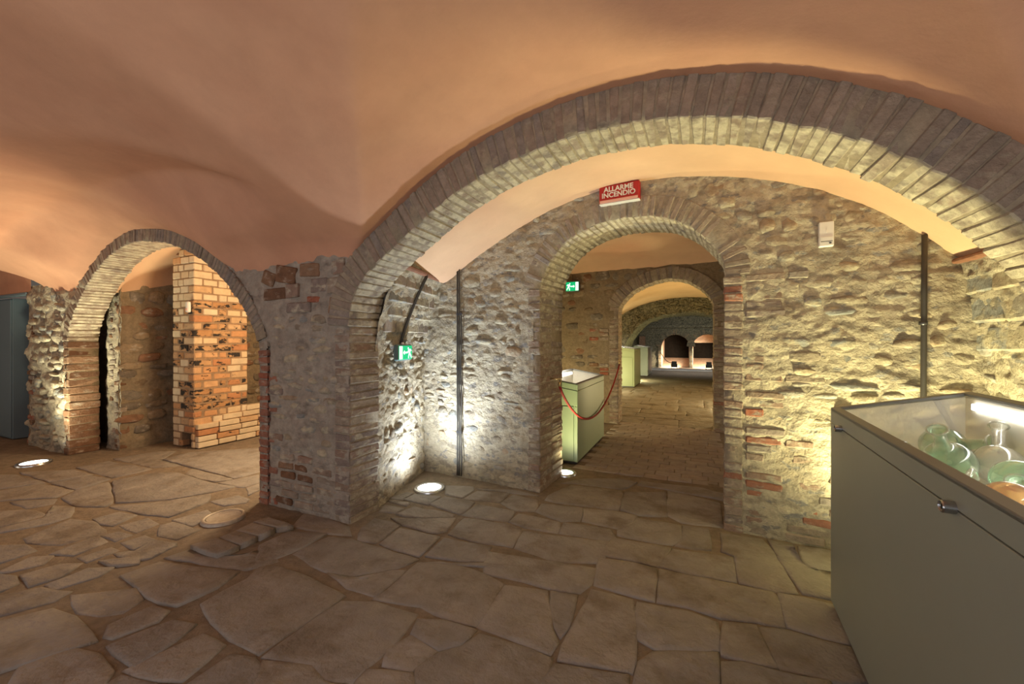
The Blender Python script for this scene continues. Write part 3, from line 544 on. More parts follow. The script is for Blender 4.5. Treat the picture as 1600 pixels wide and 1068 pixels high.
# second brick in from the pier's left corner, every other course, and the pier's own blocks
bp = {}
def wall_brick(a, z, wd, h, m, proud=.008, ang=0., dep=.09, parent=front, fr=F1, nm='brick', ch=.008):
    key = (round(wd, 2), round(h, 3), m)
    if key not in bp: bp[key] = brick_protos(key[0], dep, key[1], M[m], 2, ch, .005, len(bp))
    return obj(nm, rw.choice(bp[key]), parent, fr.place(a, z, dep / 2 - proud + rw.uniform(-.003, .003), (math.cos(ang), math.sin(ang))))
for i in range(0, 20, 2):
    z = .035 + i * .070
    if z < 1.42 and i % 4 == 0: wall_brick(-3.54, z, .12, .06, 'red', .004)
    if i % 6 == 2: wall_brick(-3.50, z + .03, .18, .06, 'jamb', .004)
for a, z, wd, h, m, ang in ((-3.37, 2.10, .26, .15, 'redbrown', -.18), (-3.06, 2.12, .24, .12, 'redbrown', -.05), (-3.60, 2.08, .16, .13, 'redbrown', -.35), (-3.51, 1.93, .30, .11, 'redbrown', .03), (-2.95, 1.98, .20, .12, 'jamb', 0), (-2.77, 1.97, .15, .13, 'jamb', .05),
                            (-3.00, 1.86, .19, .05, 'red', -.03), (-2.80, 1.80, .05, .14, 'redbrown', -.2), (-3.28, 1.95, .17, .12, 'jamb', .02), (-3.20, 1.80, .30, .09, 'jamb', 0), (-2.72, 2.12, .14, .12, 'jamb', .1)):
    wall_brick(a, z, wd, h, m, .010, ang)
rs = random.Random(21)
for z, n in ((.06, 4), (.135, 3), (.21, 4), (.30, 3), (.38, 3), (.46, 2)):
    a = -3.52 + rs.uniform(0, .1)
    for k in range(n):
        wd = rs.uniform(.14, .24); a += wd / 2
        if a + wd / 2 < -2.70: wall_brick(a, z, round(wd, 2), .058, rs.choice(('jamb', 'jamb', 'redbrown', 'ring')), rs.uniform(.002, .012), rs.uniform(-.03, .03))
        a += wd / 2 + rs.uniform(.015, .06)
stones(front, F1, pack(-3.56, -2.78, .50, 1.72, (.10, .34), (.05, .11), rs, skip=.12), rs, 'stone', proud=(-.003, .012))
# the rough rubble pier beyond the left arch, and the wall over the gap beside it
pierL = struct('wall_left', wall_mesh('wall_left', F1, -8.95, -7.10, -.03, 2.3, .03, M['mortar'], .045, 4.5, keep=lambda a, z: not in_left(a, z, .06) and a > -8.86 + .10 * fbm(z * 3, 1., 1., 2) + max(0, z - 1.7) * -.2, seed=8.))
rs = random.Random(31)
stones(pierL, F1, pack(-8.75, -7.72, .05, 2.1, (.10, .26), (.07, .15), rs, skip=.25), rs, 'stone', proud=(.0, .05))
for k in range(29):
    z = .04 + k * .072
    if z < 1.9 and rs.random() < .8: wall_brick(-8.80 + rs.uniform(-.04, .03), z, .18, .062, rs.choice(('redbrown', 'jamb', 'red')), rs.uniform(-.01, .02), rs.uniform(-.04, .04), parent=pierL)
V = MB().box(-8.99, -8.86, YW + .03, YW + .5, 0, 2.2, .02); o = V.build('return_face', M['mortar_dark'], pierL)
ty = struct('wall_left', wall_mesh('wall_left', F1, -12.4, -8.80, 2.20, 2.75, .06, M['plaster'], .004, 3.))
MB().box(-12.4, -8.86, YW - .035, YW + .03, 2.175, 2.215, .006).build('lintel_strip', M['bluegrey'], ty)

in_large = inside(LARGE)
pr_ = struct('wall_front', wall_mesh('wall_front', F1, .9, 3.6, -.03, 2.75, .04, M['mortar_pier'], .014, 6., keep=lambda a, z: not in_large(a, z, .12), seed=23.))
rs = random.Random(91); stones(pr_, F1, pack(1.9, 3.4, .05, 2.1, (.12, .34), (.06, .13), rs, skip=.15), rs, 'stone', proud=(-.003, .012))
struct('wall_left', wall_mesh('wall_left', Frame(0, 3.7, 0), -12.5, -8.2, -.03, 2.9, .1, M['mortar_dark'], .03, 3., seed=4.))
# ------------------------------------------------------------------ rubble wall with the doorway
F2 = Frame(0, 3.69, math.atan(-.078))
in_door = inside(DOOR); in_mid = inside(MID)
back = struct('wall_back', wall_mesh('wall_back', F2, -3.1, 1.8, -.03, 3.0, .014, M['mortar'], .014, 5., fine=.008, keep=lambda a, z: not in_door(a, z, .07), shape=lambda a, z: .015 * fbm(a * 1.3, z * 1.3, 4., 2), seed=1.))
rs = random.Random(17)
sl, sr = arch_span(DOOR, 2.02)
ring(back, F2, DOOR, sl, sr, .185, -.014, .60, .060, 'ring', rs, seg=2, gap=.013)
ring(back, F2, DOOR, 0, sl, .13, -.004, .60, .074, 'jamb', rs, seg=2, gap=.014, jit=.008)
ring(back, F2, DOOR, sr, DOOR.len, .13, -.010, .60, .070, 'jamb', rs, seg=1, gap=.012, redp=.07)
DT = DOOR.P[:, 1].max()
def avoid2(a, z, wd, h):
    top = np.interp(a, VX[:, 0], VX[:, 1])
    if z - h * .3 > top: return True
    for da in (-.5, 0, .5):
        if in_door(a + da * wd, z - h * .4, .17 if z > 2.0 else .15): return True
    if .2 < a < .62 and z < 2.0: return True
    if z < .82 and .2 < a < 1.2: return True
    return False
for i in range(29):                      # brick courses tying the right jamb into the rubble
    z = .035 + i * .070
    if i in (3, 7, 12, 16, 22): continue
    a = .345
    for k in range(rs.choice((1, 1, 2))):
        wd = rs.choice((.12, .18, .24, .26)); red = (i in (4, 13) or (i in (5, 10) and k == 0))
        wall_brick(a + wd / 2 + .01, z, wd, .056, 'red' if red else rs.choice(('jamb', 'jamb', 'ring')), rs.uniform(-.004, .008), rs.uniform(-.02, .02), parent=back, fr=F2); a += wd + .02
for z, a0 in ((.10, .62), (.17, .72), (.255, .58), (.34, .82), (.42, .70), (.50, .88), (.62, .66)):
    a = a0
    while a < 1.3:
        wd = rs.choice((.16, .24, .28, .30))
        wall_brick(a + wd / 2, z, wd, .058, 'red' if rs.random() < .18 else rs.choice(('jamb', 'ring')), rs.uniform(-.006, .006), rs.uniform(-.03, .01), parent=back, fr=F2); a += wd + rs.uniform(.02, .12)
stones(back, F2, pack(-2.9, 1.62, .03, 2.95, (.10, .30), (.06, .13), rs, avoid2, skip=.10, gap=.012), rs, 'stone', most=298, proud=(-.010, .014))
# side walls of the middle bay: they lean inwards towards the springing of the vault
ang = math.atan2(3.93 - 2.83, -2.90 + 2.62)
FL = Frame(-2.62, 2.83, ang, lean=lambda z: .24 * max(0., (z - 1.3) / .9) ** 1.6)
side = struct('wall_side', wall_mesh('wall_side', FL, -.05, 1.25, -.03, 2.24, .014, M['mortar'], .018, 5., fine=.010, seed=5.))
rs = random.Random(41)
stones(side, FL, pack(.0, 1.12, .03, 1.55, (.08, .24), (.05, .12), rs, skip=.08, gap=.012), rs, 'stone', proud=(-.010, .020))
for z in (1.66, 1.80, 1.94, 2.08):
    a = rs.uniform(-.02, .06)
    while a < 1.05:
        wd = round(rs.uniform(.18, .34), 2); me = brick_protos(wd, .10, .139, M[rs.choice(('stone', 'jamb_pale'))], 1, .010, .005, int(a * 100 + z * 1000))[0]
        obj('stone_block', me, side, FL.place(a + wd / 2, z, .050, (1, 0))); a += wd + .006
FR = Frame(1.575, 3.62, -PI / 2 + .03, lean=lambda z: -.16 * max(0., (1.9 - z) / 1.2) if z < 1.9 else .02)
right = struct('wall_right', wall_mesh('wall_right', FR, -.1, .9, -.03, 2.1, .014, M['mortar'], .018, 5., fine=.010, seed=6.))
stones(right, FR, pack(.0, .85, .03, 1.42, (.08, .24), (.06, .12), rs, skip=.08, gap=.012), rs, 'stone', proud=(-.010, .020))
for z, h in ((1.52, .15), (1.70, .17), (1.885, .16)):
    a = rs.uniform(.01, .05)
    while a < .8:
        wd = round(rs.uniform(.17, .30), 2); me = brick_protos(wd, .12, h, M['stone'], 1, .014, .008, int(a * 100 + z * 1000))[0]
        obj('stone_block', me, right, FR.place(a + wd / 2, z, .052, (math.cos(.04), .04))); a += wd + .02
struct('trim_1', mesh('trim_1', *(lambda vf: (vf[0], vf[1]))(hexa([FR.p(a, z, c) for z in (2.0, 2.032) for c in (-.05, .05) for a in (-.02, .85)], .01)), M['edge']))
struct('trim_2', mesh('trim_2', *(lambda vf: (vf[0], vf[1]))(hexa([FL.p(a, z, c) for z in (2.165, 2.20) for c in (-.03, .08) for a in (-.02, 1.16)], .01)), M['edge']))

# ------------------------------------------------------------------ passage: second wall with its arch
F3 = Frame(0, 7.6, 0)
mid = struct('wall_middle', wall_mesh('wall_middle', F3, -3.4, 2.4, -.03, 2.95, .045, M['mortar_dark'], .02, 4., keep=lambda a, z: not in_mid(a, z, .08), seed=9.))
rs = random.Random(53)
sl, sr = arch_span(MID, 2.12)
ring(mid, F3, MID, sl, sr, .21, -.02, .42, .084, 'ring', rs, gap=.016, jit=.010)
ring(mid, F3, MID, 0, sl, .16, -.01, .42, .075, 'jamb', rs, gap=.012, redp=.06)
ring(mid, F3, MID, sr, MID.len, .16, -.01, .42, .075, 'jamb', rs, gap=.012, redp=.1)
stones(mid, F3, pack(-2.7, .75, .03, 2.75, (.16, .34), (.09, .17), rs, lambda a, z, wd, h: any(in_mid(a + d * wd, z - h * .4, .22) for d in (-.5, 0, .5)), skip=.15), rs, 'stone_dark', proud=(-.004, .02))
for z in (1.55, 1.63, 1.71, .9, .98, 1.06, .35, .43):
    for a in (-1.56, -1.75)[:rs.choice((1, 2))]: wall_brick(a, z, .17, .062, rs.choice(('red', 'jamb', 'redbrown')), .012, 0., parent=mid, fr=F3)
o = struct('wall_passage', MB().box(-3.5, -3.3, 4.5, 7.7, 0, 2.95, .02).build('x', M['mortar_dark']).data); bpy.data.objects.remove(bpy.data.objects['x'])
o2 = struct('wall_passage', MB().box(2.3, 2.5, 4.5, 7.7, 0, 2.95, .02).build('x', M['mortar_dark']).data); bpy.data.objects.remove(bpy.data.objects['x'])
for xa, xb in ((-3.25, -3.02), (2.32, 2.55)):
    struct('wall_hall', MB().box(xa, xb, 7.9, 15.6, 0, 1.75, .02).build('x', M['mortar_dark']).data); bpy.data.objects.remove(bpy.data.objects['x'])

# ------------------------------------------------------------------ far hall: rubble arch and kiln mouths
FAR = Path([(-2.46, -.02), (-2.46, .7), (-2.44, 1.31), (-2.211, 1.737), (-1.87, 2.133), (-1.55, 2.31), (-1.206, 2.421), (-.9, 2.475), (-.567, 2.50), (-.1, 2.51), (.35, 2.46), (.8, 2.28), (1.2, 1.98), (1.5, 1.6), (1.65, 1.2), (1.65, .6), (1.65, -.02)])
F4 = Frame(0, 15.5, 0); rs = random.Random(61)
V = []; F = []; prof = [(.75, 0.)] + [(.6 - .1 * i, 0.) for i in range(7)] + [(0., .25 * i) for i in range(1, 9)]
ns = int(FAR.len / .1)
for i in range(ns + 1):
    s = FAR.len * i / ns
    for r_, c in prof:
        p = FAR.off(s, r_ + .05 * fbm(s * 3, r_ * 4, c * 4, 2)); V.append(F4.p(p[0], max(p[1], -.02), c + .07 * fbm(s * 3 + 5, r_ * 4, c * 4, 2)))
k = len(prof)
for i in range(ns):
    for j in range(k - 1): F.append((i * k + j, i * k + j + 1, (i + 1) * k + j + 1, (i + 1) * k + j))
far = struct('wall_far', mesh('wall_far', V, F, M['farstone'], True))
rub = MB()
for i in range(900):
    s = rs.uniform(0, FAR.len); r_ = rs.uniform(.0, .62); p = FAR.off(s, r_); q = rs.uniform(.05, .13)
    if p[1] < 0: continue
    me = rs.choice(BL['stone']); mt = F4.place(p[0], p[1], .01, FAR.tan(s), (q * 1.5, .10, q))
    rub.add(([mt @ v.co for v in me.vertices], [tuple(t.vertices) for t in me.polygons]))
o = rub.build('rubble', M['farstone'], far, True); o['kind'] = 'stuff'
# kiln front at the end
KA = Path([(-1.80, -.02), (-1.80, .6), (-1.80, 1.25), (-1.66, 1.58), (-1.40, 1.80), (-1.06, 1.88), (-.74, 1.80), (-.46, 1.58), (-.34, 1.25), (-.34, .6), (-.34, -.02)])
KB = Path([(x + 1.63, z) for x, z in [(-1.80, -.02), (-1.80, .6), (-1.80, 1.25), (-1.66, 1.58), (-1.40, 1.80), (-1.06, 1.88), (-.74, 1.80), (-.46, 1.58), (-.34, 1.25), (-.34, .6), (-.34, -.02)]])
ka, kb = inside(KA), inside(KB); F5 = Frame(0, 24.5, 0)
end = struct('wall_end', wall_mesh('wall_end', F5, -4.5, 4.5, -.03, 4.6, .07, M['farstone'], .04, 3., keep=lambda a, z: not (ka(a, z, .06) or kb(a, z, .06)), seed=2.))
for pth in (KA, KB):
    sl, sr = arch_span(pth, 1.2)
    ring(end, F5, pth, sl, sr, .30, -.05, .4, .10, 'farbrick', rs, gap=.03, core='farstone', jit=.012)
    ring(end, F5, pth, sr, pth.len, .07, -.04, .4, .12, 'farbrick', rs, gap=.02, core='farstone')
    ring(end, F5, pth, 0, sl, .16, -.04, .4, .12, 'farbrick', rs, gap=.02, core='farstone')
    x0 = pth.P[0, 0]
    # oven behind the mouth: floor, pale sides, dark back
    v = MB(); v.box(x0 - .10, x0 + .02, 24.85, 27.2, -.02, 2.1, .01); v.box(x0 + 1.44, x0 + 1.53, 24.85, 27.2, -.02, 2.1, .01); v.box(x0 - .1, x0 + 1.5, 24.85, 27.2, 2.0, 2.1, .01); v.box(x0 - .1, x0 + 1.55, 24.45, 27.2, -.06, .03, .01)
    v.build('oven_lining', M['kilnwall'], end)
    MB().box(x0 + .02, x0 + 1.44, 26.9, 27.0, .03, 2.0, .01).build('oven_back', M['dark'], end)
    MB().add(hexa([(x0 + .02, 24.95, -.02), (x0 + 1.44, 24.95, -.02), (x0 + .02, 26.9, -.02), (x0 + 1.44, 26.9, -.02), (x0 + .02, 24.95, .06), (x0 + 1.44, 24.95, .06), (x0 + .02, 26.9, .50), (x0 + 1.44, 26.9, .50)], .01)).build('hearth', M['kilnwall'], end)
    if pth is KB: MB().box(x0 + .02, x0 + 1.44, 26.4, 26.6, 1.42, 2.0, .01).build('oven_crown', M['kilnwall'], end)
MB().box(-4.4, 4.4, 24.30, 24.5, 2.25, 2.42, .02).build('ledge', M['farstone'], end)
MB().box(-2.98, -2.66, 24.2, 24.5, 0, 1.80, .02).build('pilaster', M['redbrown'], end)
for x0, x1 in ((-4.6, -4.4), (4.4, 4.6)):
    struct('wall_kiln', MB().box(x0, x1, 15.6, 24.6, 0, 4.6, .02).build('x', M['farstone']).data); bpy.data.objects.remove(bpy.data.objects['x'])
struct('ceiling', height('ceiling', -4.6, 4.6, 15.6, 24.6, .3, lambda X, Y: 3.0 + 1.6 * np.sqrt(np.clip(1 - (X / 4.7) ** 2, 0, 1)), M['farstone']))
st = struct('trim_3', MB().box(-3.2, 3.2, 22.6, 24.4, -.03, .012, .005).build('x', mat('pale_paving', [(.50, .50, .48)], nscale=3, namt=.2)).data); bpy.data.objects.remove(bpy.data.objects['x'])

# ------------------------------------------------------------------ room behind the left arch
FS = Frame(-7.26, 2.87, PI / 2)
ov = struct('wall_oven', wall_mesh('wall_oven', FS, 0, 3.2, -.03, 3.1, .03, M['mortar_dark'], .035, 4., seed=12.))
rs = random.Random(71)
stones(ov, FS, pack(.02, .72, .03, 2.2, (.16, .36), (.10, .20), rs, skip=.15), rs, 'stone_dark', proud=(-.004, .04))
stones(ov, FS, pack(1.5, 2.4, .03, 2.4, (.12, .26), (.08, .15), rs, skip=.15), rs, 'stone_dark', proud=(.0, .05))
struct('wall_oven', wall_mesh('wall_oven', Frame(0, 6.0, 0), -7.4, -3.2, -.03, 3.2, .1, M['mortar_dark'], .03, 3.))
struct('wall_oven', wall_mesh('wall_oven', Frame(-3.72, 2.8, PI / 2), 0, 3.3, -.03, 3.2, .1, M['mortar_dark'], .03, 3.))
FP = Frame(0, 2.885, 0)
pil = struct('wall_jamb', wall_mesh('wall_jamb', FP, -7.63, -7.235, -.03, 2.25, .02, M['mortar'], .02, 7., seed=14.))
for i in range(30):
    z = .04 + i * .073
    if rs.random() < .85:
        wd = rs.choice((.08, .10, .14)); me = brick_protos(wd, .08, .056, M[rs.choice(('jamb', 'jamb', 'ring', 'redbrown'))], 1, .008, .006, i)[0]
        obj('brick', me, pil, FP.place(rs.choice((-7.56, -7.42)) + wd / 2 + rs.uniform(0, .05), z, .03, (1, 0)))
struct('wall_jamb', wall_mesh('wall_jamb', Frame(0, 3.02, 0), -8.6, -7.38, -.03, 2.9, .04, M['mortar_dark'], .02, 5.))
# fire-brick stack
X0, X1, Y0, Y1 = -6.91, -6.38, 3.33, 4.09
stack = thing('brick_stack', 'square stack of cream and scorched orange firebricks behind the left arch', 'furnace', (X0 / 2 + X1 / 2, Y0 / 2 + Y1 / 2, 0))
sx, sy = stack.location.x, stack.location.y
rb = random.Random(81); CH = .104; fb = {}
def fbrick(x0, x1, y0, y1, z0, kind, par=stack):
    key = (round(x1 - x0, 2), round(y1 - y0, 2), kind)
    if key not in fb: fb[key] = brick_protos(key[0] - .010, key[1] - .010, CH - .011, M[kind], 3, .010 if kind == 'fire_cream' else .014, .003 if kind == 'fire_cream' else .006, len(fb))
    obj('brick', rb.choice(fb[key]), par, Matrix.Translation(((x0 + x1) / 2 - sx + rb.uniform(-.003, .004), (y0 + y1) / 2 - sy + rb.uniform(-.004, .003), z0 + CH / 2)))
for c in range(29):
    z = c * CH; B = []
    if c % 2:
        B.append((X1 - .13, X1, Y0, Y0 + .25)); B += [(X1 - .13, X1, Y0 + .25, Y0 + .51), (X1 - .13, X1, Y0 + .51, Y1)]
        B += [(X1 - .33, X1 - .13, Y0, Y0 + .12), (X0, X1 - .33, Y0, Y0 + .12)]
    else:
        B.append((X1 - .25, X1, Y0, Y0 + .12)); B += [(X1 - .13, X1, Y0 + .12, Y0 + .33), (X1 - .13, X1, Y0 + .33, Y0 + .45), (X1 - .13, X1, Y0 + .45, Y0 + .66), (X1 - .13, X1, Y0 + .66, Y1)]
        B += [(X0 + .14, X1 - .25, Y0, Y0 + .12), (X0, X0 + .14, Y0, Y0 + .12)]
    for x0, x1, y0, y1 in B:
        if z < .2 and y0 == Y0 and x0 < -6.46 and x1 > -6.68:
            if x1 > -6.46 + .03: x0 = -6.46
            elif x0 < -6.68 - .03: x1 = -6.68
            else: continue
        if z + CH > float(ceil_oven(np.array((x0 + x1) / 2), np.array((y0 + y1) / 2))) - .01: continue
        t = rb.random()
        if c >= 20: kd = 'fire_cream' if t < .94 else 'fire_orange'
        elif c < 5: kd = 'fire_cream' if t < .55 else 'fire_orange'
        else: kd = 'fire_char' if t < .46 else ('fire_orange' if t < .82 else 'fire_cream')
        if y0 == Y0 and x1 < X1 - .01 and 5 <= c < 20: kd = 'fire_char' if t < .35 else ('fire_cream' if t < .85 else 'fire_orange')
        fbrick(x0, x1, y0, y1, z, kd)
v = MB(); v.box(X0 + .012 - sx, X1 - .012 - sx, Y0 + .25 - sy, Y1 - .012 - sy, 0, 25 * CH, .004); v.box(X0 + .012 - sx, X1 - .012 - sx, Y0 + .010 - sy, Y0 + .26 - sy, .205, 25 * CH, .004); v.box(X0 + .012 - sx, -6.69 - sx, Y0 + .012 - sy, Y0 + .26 - sy, 0, .21, .004); v.box(-6.45 - sx, X1 - .012 - sx, Y0 + .012 - sy, Y0 + .26 - sy, 0, .21, .004)
v.build('mortar_core', M['fire_core'], stack)
MB().box(-6.69 - sx, -6.45 - sx, Y0 + .20 - sy, Y0 + .255 - sy, 0.002, .205, .002).build('flue_hole', M['dark'], stack)
for c in range(6):                       # stepped plinth running back along the right side
    y = Y0 + .02 + max(0, c - 3) * .35; z = c * CH * .82 
    while y < 5.0:
        L_ = rb.uniform(.24, .34); y1 = min(y + L_, 5.05)
        me = brick_protos(.12, y1 - y - .012, CH * .82 - .010, M['fire_cream' if rb.random() < .6 else 'fire_orange'], 1, .008, .003, c * 50 + int(y * 100))[0]
        obj('brick', me, stack, Matrix.Translation((X1 - .025 + (.03 if c < 4 else .0) - sx, (y + y1) / 2 - sy, z + CH * .41))); y = y1
MB().box(X1 - .2 - sx, X1 + .012 - sx, Y1 - .2 - sy, 5.0 - sy, 0, .32, .004).build('plinth_core', M['fire_core'], stack)
sen = thing('wall_sensor', 'small white sensor stuck on the firebrick stack', 'sensor', (-6.455, Y0 - .022, 1.98))
MB().box(-.03, .03, -.03, .02, -.075, .075, .012).build('housing', M['white'], sen); MB().box(-.02, .02, -.036, -.028, -.05, -.02, .003).build('lens', M['pink'], sen)

# ------------------------------------------------------------------ metal panel at the left edge
pn = thing('metal_locker', 'tall blue-grey sheet metal locker standing left of the rubble pier', 'locker', (-10.1, 2.8, 0))
MB().box(-.55, .55, -.28, .30, .0, 2.16, .006).build('body', M['bluegrey'], pn)
MB().box(-.54, .535, -.30, -.28, .03, 2.14, .004).build('door', M['bluegrey'], pn)

# ------------------------------------------------------------------ uplights let into the floor
def uplight(x, y, label, energy, col, to, ang=115, rg=.118, blend=.75, spill=.10):
    u = thing('floor_uplight', label, 'floor light', (x, y, .0), 0, 'round uplights in the floor')
    MB().lathe([(rg, -.02), (rg, .010), (rg + .006, .014), (rg + .032, .013), (rg + .038, .006), (rg + .038, -.03)], 40).build('bezel', M['steel'], u, True)
    MB().lathe([(.0001, .007), (rg * .5, .0075), (rg + .002, .006)], 40).build('lamp_glass', E_LAMP, u, True)
    spot('uplight_beam', (x, y, .05), to, energy, col, ang, blend, .09, parent=u)
    spot('uplight_spill', (x, y, .05), (x, y, 2), energy * spill, col, 172, 1., .09, parent=u)
uplight(-2.485, 3.441, 'white-glowing floor uplight in the corner by the dark pipes', 150, (.82, .92, 1.), (-2.42, 3.66, 1.0), 90, blend=1., spill=.55)
uplight(-7.44, 2.134, 'floor uplight at the foot of the rubble pier beside the left arch', 260, (1., .93, .62), (-7.52, 2.10, 1.0), 110, blend=1., spill=.18)
uplight(-1.36, 4.47, 'floor uplight inside the doorway at the foot of its left jamb', 60, (1., .88, .46), (-1.10, 4.30, 1.0), 110, .09, 1., spill=.5)
uplight(1.18, 3.22, 'floor uplight hidden behind the large grey display case', 280, (1., .90, .46), (1.05, 3.22, 1.0), 120, blend=1., spill=.22)

# ------------------------------------------------------------------ manhole lid
mh = thing('manhole_cover', 'round iron cover with a raised ring in the stone floor', 'manhole cover', (-3.655, 2.135, .0))
MB().lathe([(.0001, .012), (.118, .012), (.122, .016), (.126, .010)], 40).build('lid', M['iron'], mh, True)
MB().lathe([(.128, .008), (.132, .020), (.150, .020), (.160, .010), (.163, -.03)], 40).build('rim', M['rim'], mh, True)

# ------------------------------------------------------------------ display cases
def case(origin, rz, wd, Ln, hl, hh, label, floor_z_, locks=(), door=False, led=True):
    r = thing('display_case', label, 'display case', (*origin, 0), rz, 'glass topped display cases')
    zt = lambda x: hl + (hh - hl) * x / wd
    sk = .078; t = .022
    def pr(x0, x1, y0, y1, zb, d, ch=.002): # prism with sloping top (and bottom if zb is None)
        c = []
        for k in (0, 1):
            for yy in (y0, y1):
                for xx in (x0, x1): c.append((xx, yy, (zt(xx) - d) if k else (zb if zb is not None else zt(xx) - sk)))
        return hexa(c, ch)
    b = MB()
    b.add(pr(0, t, 0, Ln, .03, sk + .005)); b.add(pr(wd - t, wd, 0, Ln, .03, sk + .005)); b.add(pr(t, wd - t, 0, t, .03, sk + .005))
    if door: b.add(pr(t, wd - t, Ln - t - .012, Ln - .012, .03, sk + .005))
    else: b.add(pr(t, wd - t, Ln - t, Ln, .03, sk + .005))
    b.build('body', (M['case_lit'] if door else M['case']), r)
    MB().box(.02, wd - .02, .02, Ln - .02, 0, .032, .003).build('plinth', M['dsteel'], r)
    fw = .036; f = MB()
    f.add(pr(0, t, 0, Ln, None, 0.)); f.add(pr(wd - t, wd, 0, Ln, None, 0.)); f.add(pr(t, wd - t, 0, t, None, 0.)); f.add(pr(t, wd - t, Ln - t, Ln, None, 0.))
    lid = f.build('lid', (M['case_lit'] if door else M['case']), r)
    f = MB()
    def fr(x0, x1, y0, y1): f.add(hexa([(xx, yy, zt(xx) + k) for k in (-.012, .004) for yy in (y0, y1) for xx in (x0, x1)], .002))
    fr(0, fw, 0, Ln); fr(wd - fw, wd, 0, Ln); fr(fw, wd - fw, 0, fw); fr(fw, wd - fw, Ln - fw, Ln); f.build('lid_frame', M['case_edge'], r)
    g = MB(); g.add(hexa([(xx, yy, zt(xx) + k) for k in (-.009, -.003) for yy in (fw - .004, Ln - fw + .004) for xx in (fw - .004, wd - fw + .004)], .0005)); g.build('glass_pane', M['glass'], r)
    q = MB(); ti = t + .004
    q.box(ti, wd - ti, ti, Ln - ti, floor_z_ - .012, floor_z_, .001)
    def wl(x0, x1, y0, y1): q.add(hexa([(xx, yy, (zt(xx) - .016) if k else floor_z_ - .005) for k in (0, 1) for yy in (y0, y1) for xx in (x0, x1)], .0008))
    wl(ti, ti + .006, ti, Ln - ti); wl(wd - ti - .006, wd - ti, ti, Ln - ti); wl(ti, wd - ti, ti, ti + .006); wl(ti, wd - ti, Ln - ti - .006, Ln - ti)
    q.build('tray', M['tray'], r)
    if led:
        l = MB(); l.add(hexa([(xx, yy, zt(wd) - .075 + k) for k in (0, .03) for yy in (.12, Ln - .12) for xx in (wd - ti - .022, wd - ti - .008)], .003)); l.build('light_strip', E_LED, r); la = area('case_light', (0, 0, 0), (0, 0, -1), Ln - .3, 4. * Ln, (1., .96, .88), sy=.03); la.parent = r; la.location = (wd - ti - .05, Ln / 2, zt(wd) - .08); la.rotation_euler = (0, .5, PI / 2)
    for yy in locks:
        zz = zt(0) - sk + .002; mt = Matrix.Translation((0, yy, zz)) @ Matrix.Rotation(-PI / 2, 4, 'Y')
        lk = MB().lathe([(.0175, -.002), (.0175, .026), (.0150, .029), (.0140, .026), (.0001, .026)], 24, mt).build('lock', M['lock'], r, False)
        MB().add(hexa([tuple(mt @ Vector(p)) for p in boxc(-.007, .007, -.002, .002, .0255, .0275)], .0005)).build('keyhole', M['black'], lk)
    if door:
        d = MB(); d.box(.050, wd - .004, Ln - .012, Ln + .004, .05, hl - .275, .002); d.box(.0, .036, Ln - .012, Ln + .004, .03, hl - .275, .002); d.build('door', (M['case_lit'] if door else M['case']), r)
        d = MB(); d.add(hexa([(xx, yy, (zt(xx) - sk - .006) if k else hl - .262) for k in (0, 1) for yy in (Ln - .012, Ln + .004) for xx in (.004, wd - .004)], .002)); d.build('drawer_front', (M['case_lit'] if door else M['case']), r)
    return r
L1 = 2.0; ra = -.0403
near = case((.70 - L1 * math.sin(-ra) , 2.86 - L1 * math.cos(ra)), ra, .57, L1, 1.12, 1.2425, 'large grey display case of round green glass flasks at the right', .915, locks=(L1 - 1.345, L1 - .22))
c1 = case((-1.312, 6.38), PI, .52, 1.55, .977, 1.06, 'pale green display case of small glass jars just inside the doorway', .80, door=True)
c2 = case((-1.83, 15.3), PI, .60, 1.6, 1.25, 1.33, 'green display case nearer to us of the two in the far hall', 1.05, door=True)
c3 = case((-1.90, 20.2), PI, .60, 1.7, 1.23, 1.32, 'green display case farthest away, beside the kiln mouths', 1.05)

# glassware in the near case (world positions inside the tray)
GR = blown('green_glass', (.55, .76, .62)); CL = blown('clear_glass', (.86, .88, .84)); OR = blown('ceiling_tint_glass', (.92, .56, .36))  # third glass has the ceiling's orange reflection put into its tint
def flask(x, y, r, m, label, tilt=(0, 0), neck=.12, group=None, z=.915, squash=1.):
    o = thing('glass_flask', label, 'flask', (x, y, z))
    R = Matrix.Rotation(tilt[0], 4, 'X') @ Matrix.Rotation(tilt[1], 4, 'Y')
    prof = [(.0005, -r * squash)] + [(r * math.sin(t), -r * squash * math.cos(t)) for t in [PI * k / 16 for k in range(1, 15)]]
    nr = prof[-1][0]; zb = prof[-1][1]; prof += [(nr * .72, zb + .02), (nr * .62, zb + neck * .6), (nr * .66, zb + neck * .9), (nr * .95, zb + neck)]
    low = min((R @ Vector((q * math.cos(a), q * math.sin(a), zz))).z for q, zz in prof for a in (0, PI / 2, PI, 3 * PI / 2, PI / 4, 5 * PI / 4))
    mt = Matrix.Translation((0, 0, -low + .001)) @ R
    MB().lathe(prof, 28, mt).build('bowl', m, o, True)
    lipm = MB().lathe([(nr * .95 + .004 * math.cos(a), zb + neck + .004 * math.sin(a)) for a in [2 * PI * k / 8 for k in range(9)]], 24, mt); lipm.build('lip', CL, o, True)
    return o
flask(1.07, 2.60, .088, GR, 'green glass flask lying at the far end of the large case', (1.2, .5), .11)
flask(.955, 2.28, .085, GR, 'green glass flask standing close to the front rim of the large case', (.5, -.4), .10)
flask(1.13, 2.34, .080, CL, 'clear glass flask with a pale neck behind the green ones', (-.7, .3), .12)
flask(1.06, 2.08, .078, GR, 'green glass flask directly behind the orange one near the right picture edge', (1.35, -.5), .10)
flask(.91, 1.83, .070, OR, 'glass flask with the ceiling reflection tinted in orange near the right picture edge', (.3, .9), .13)
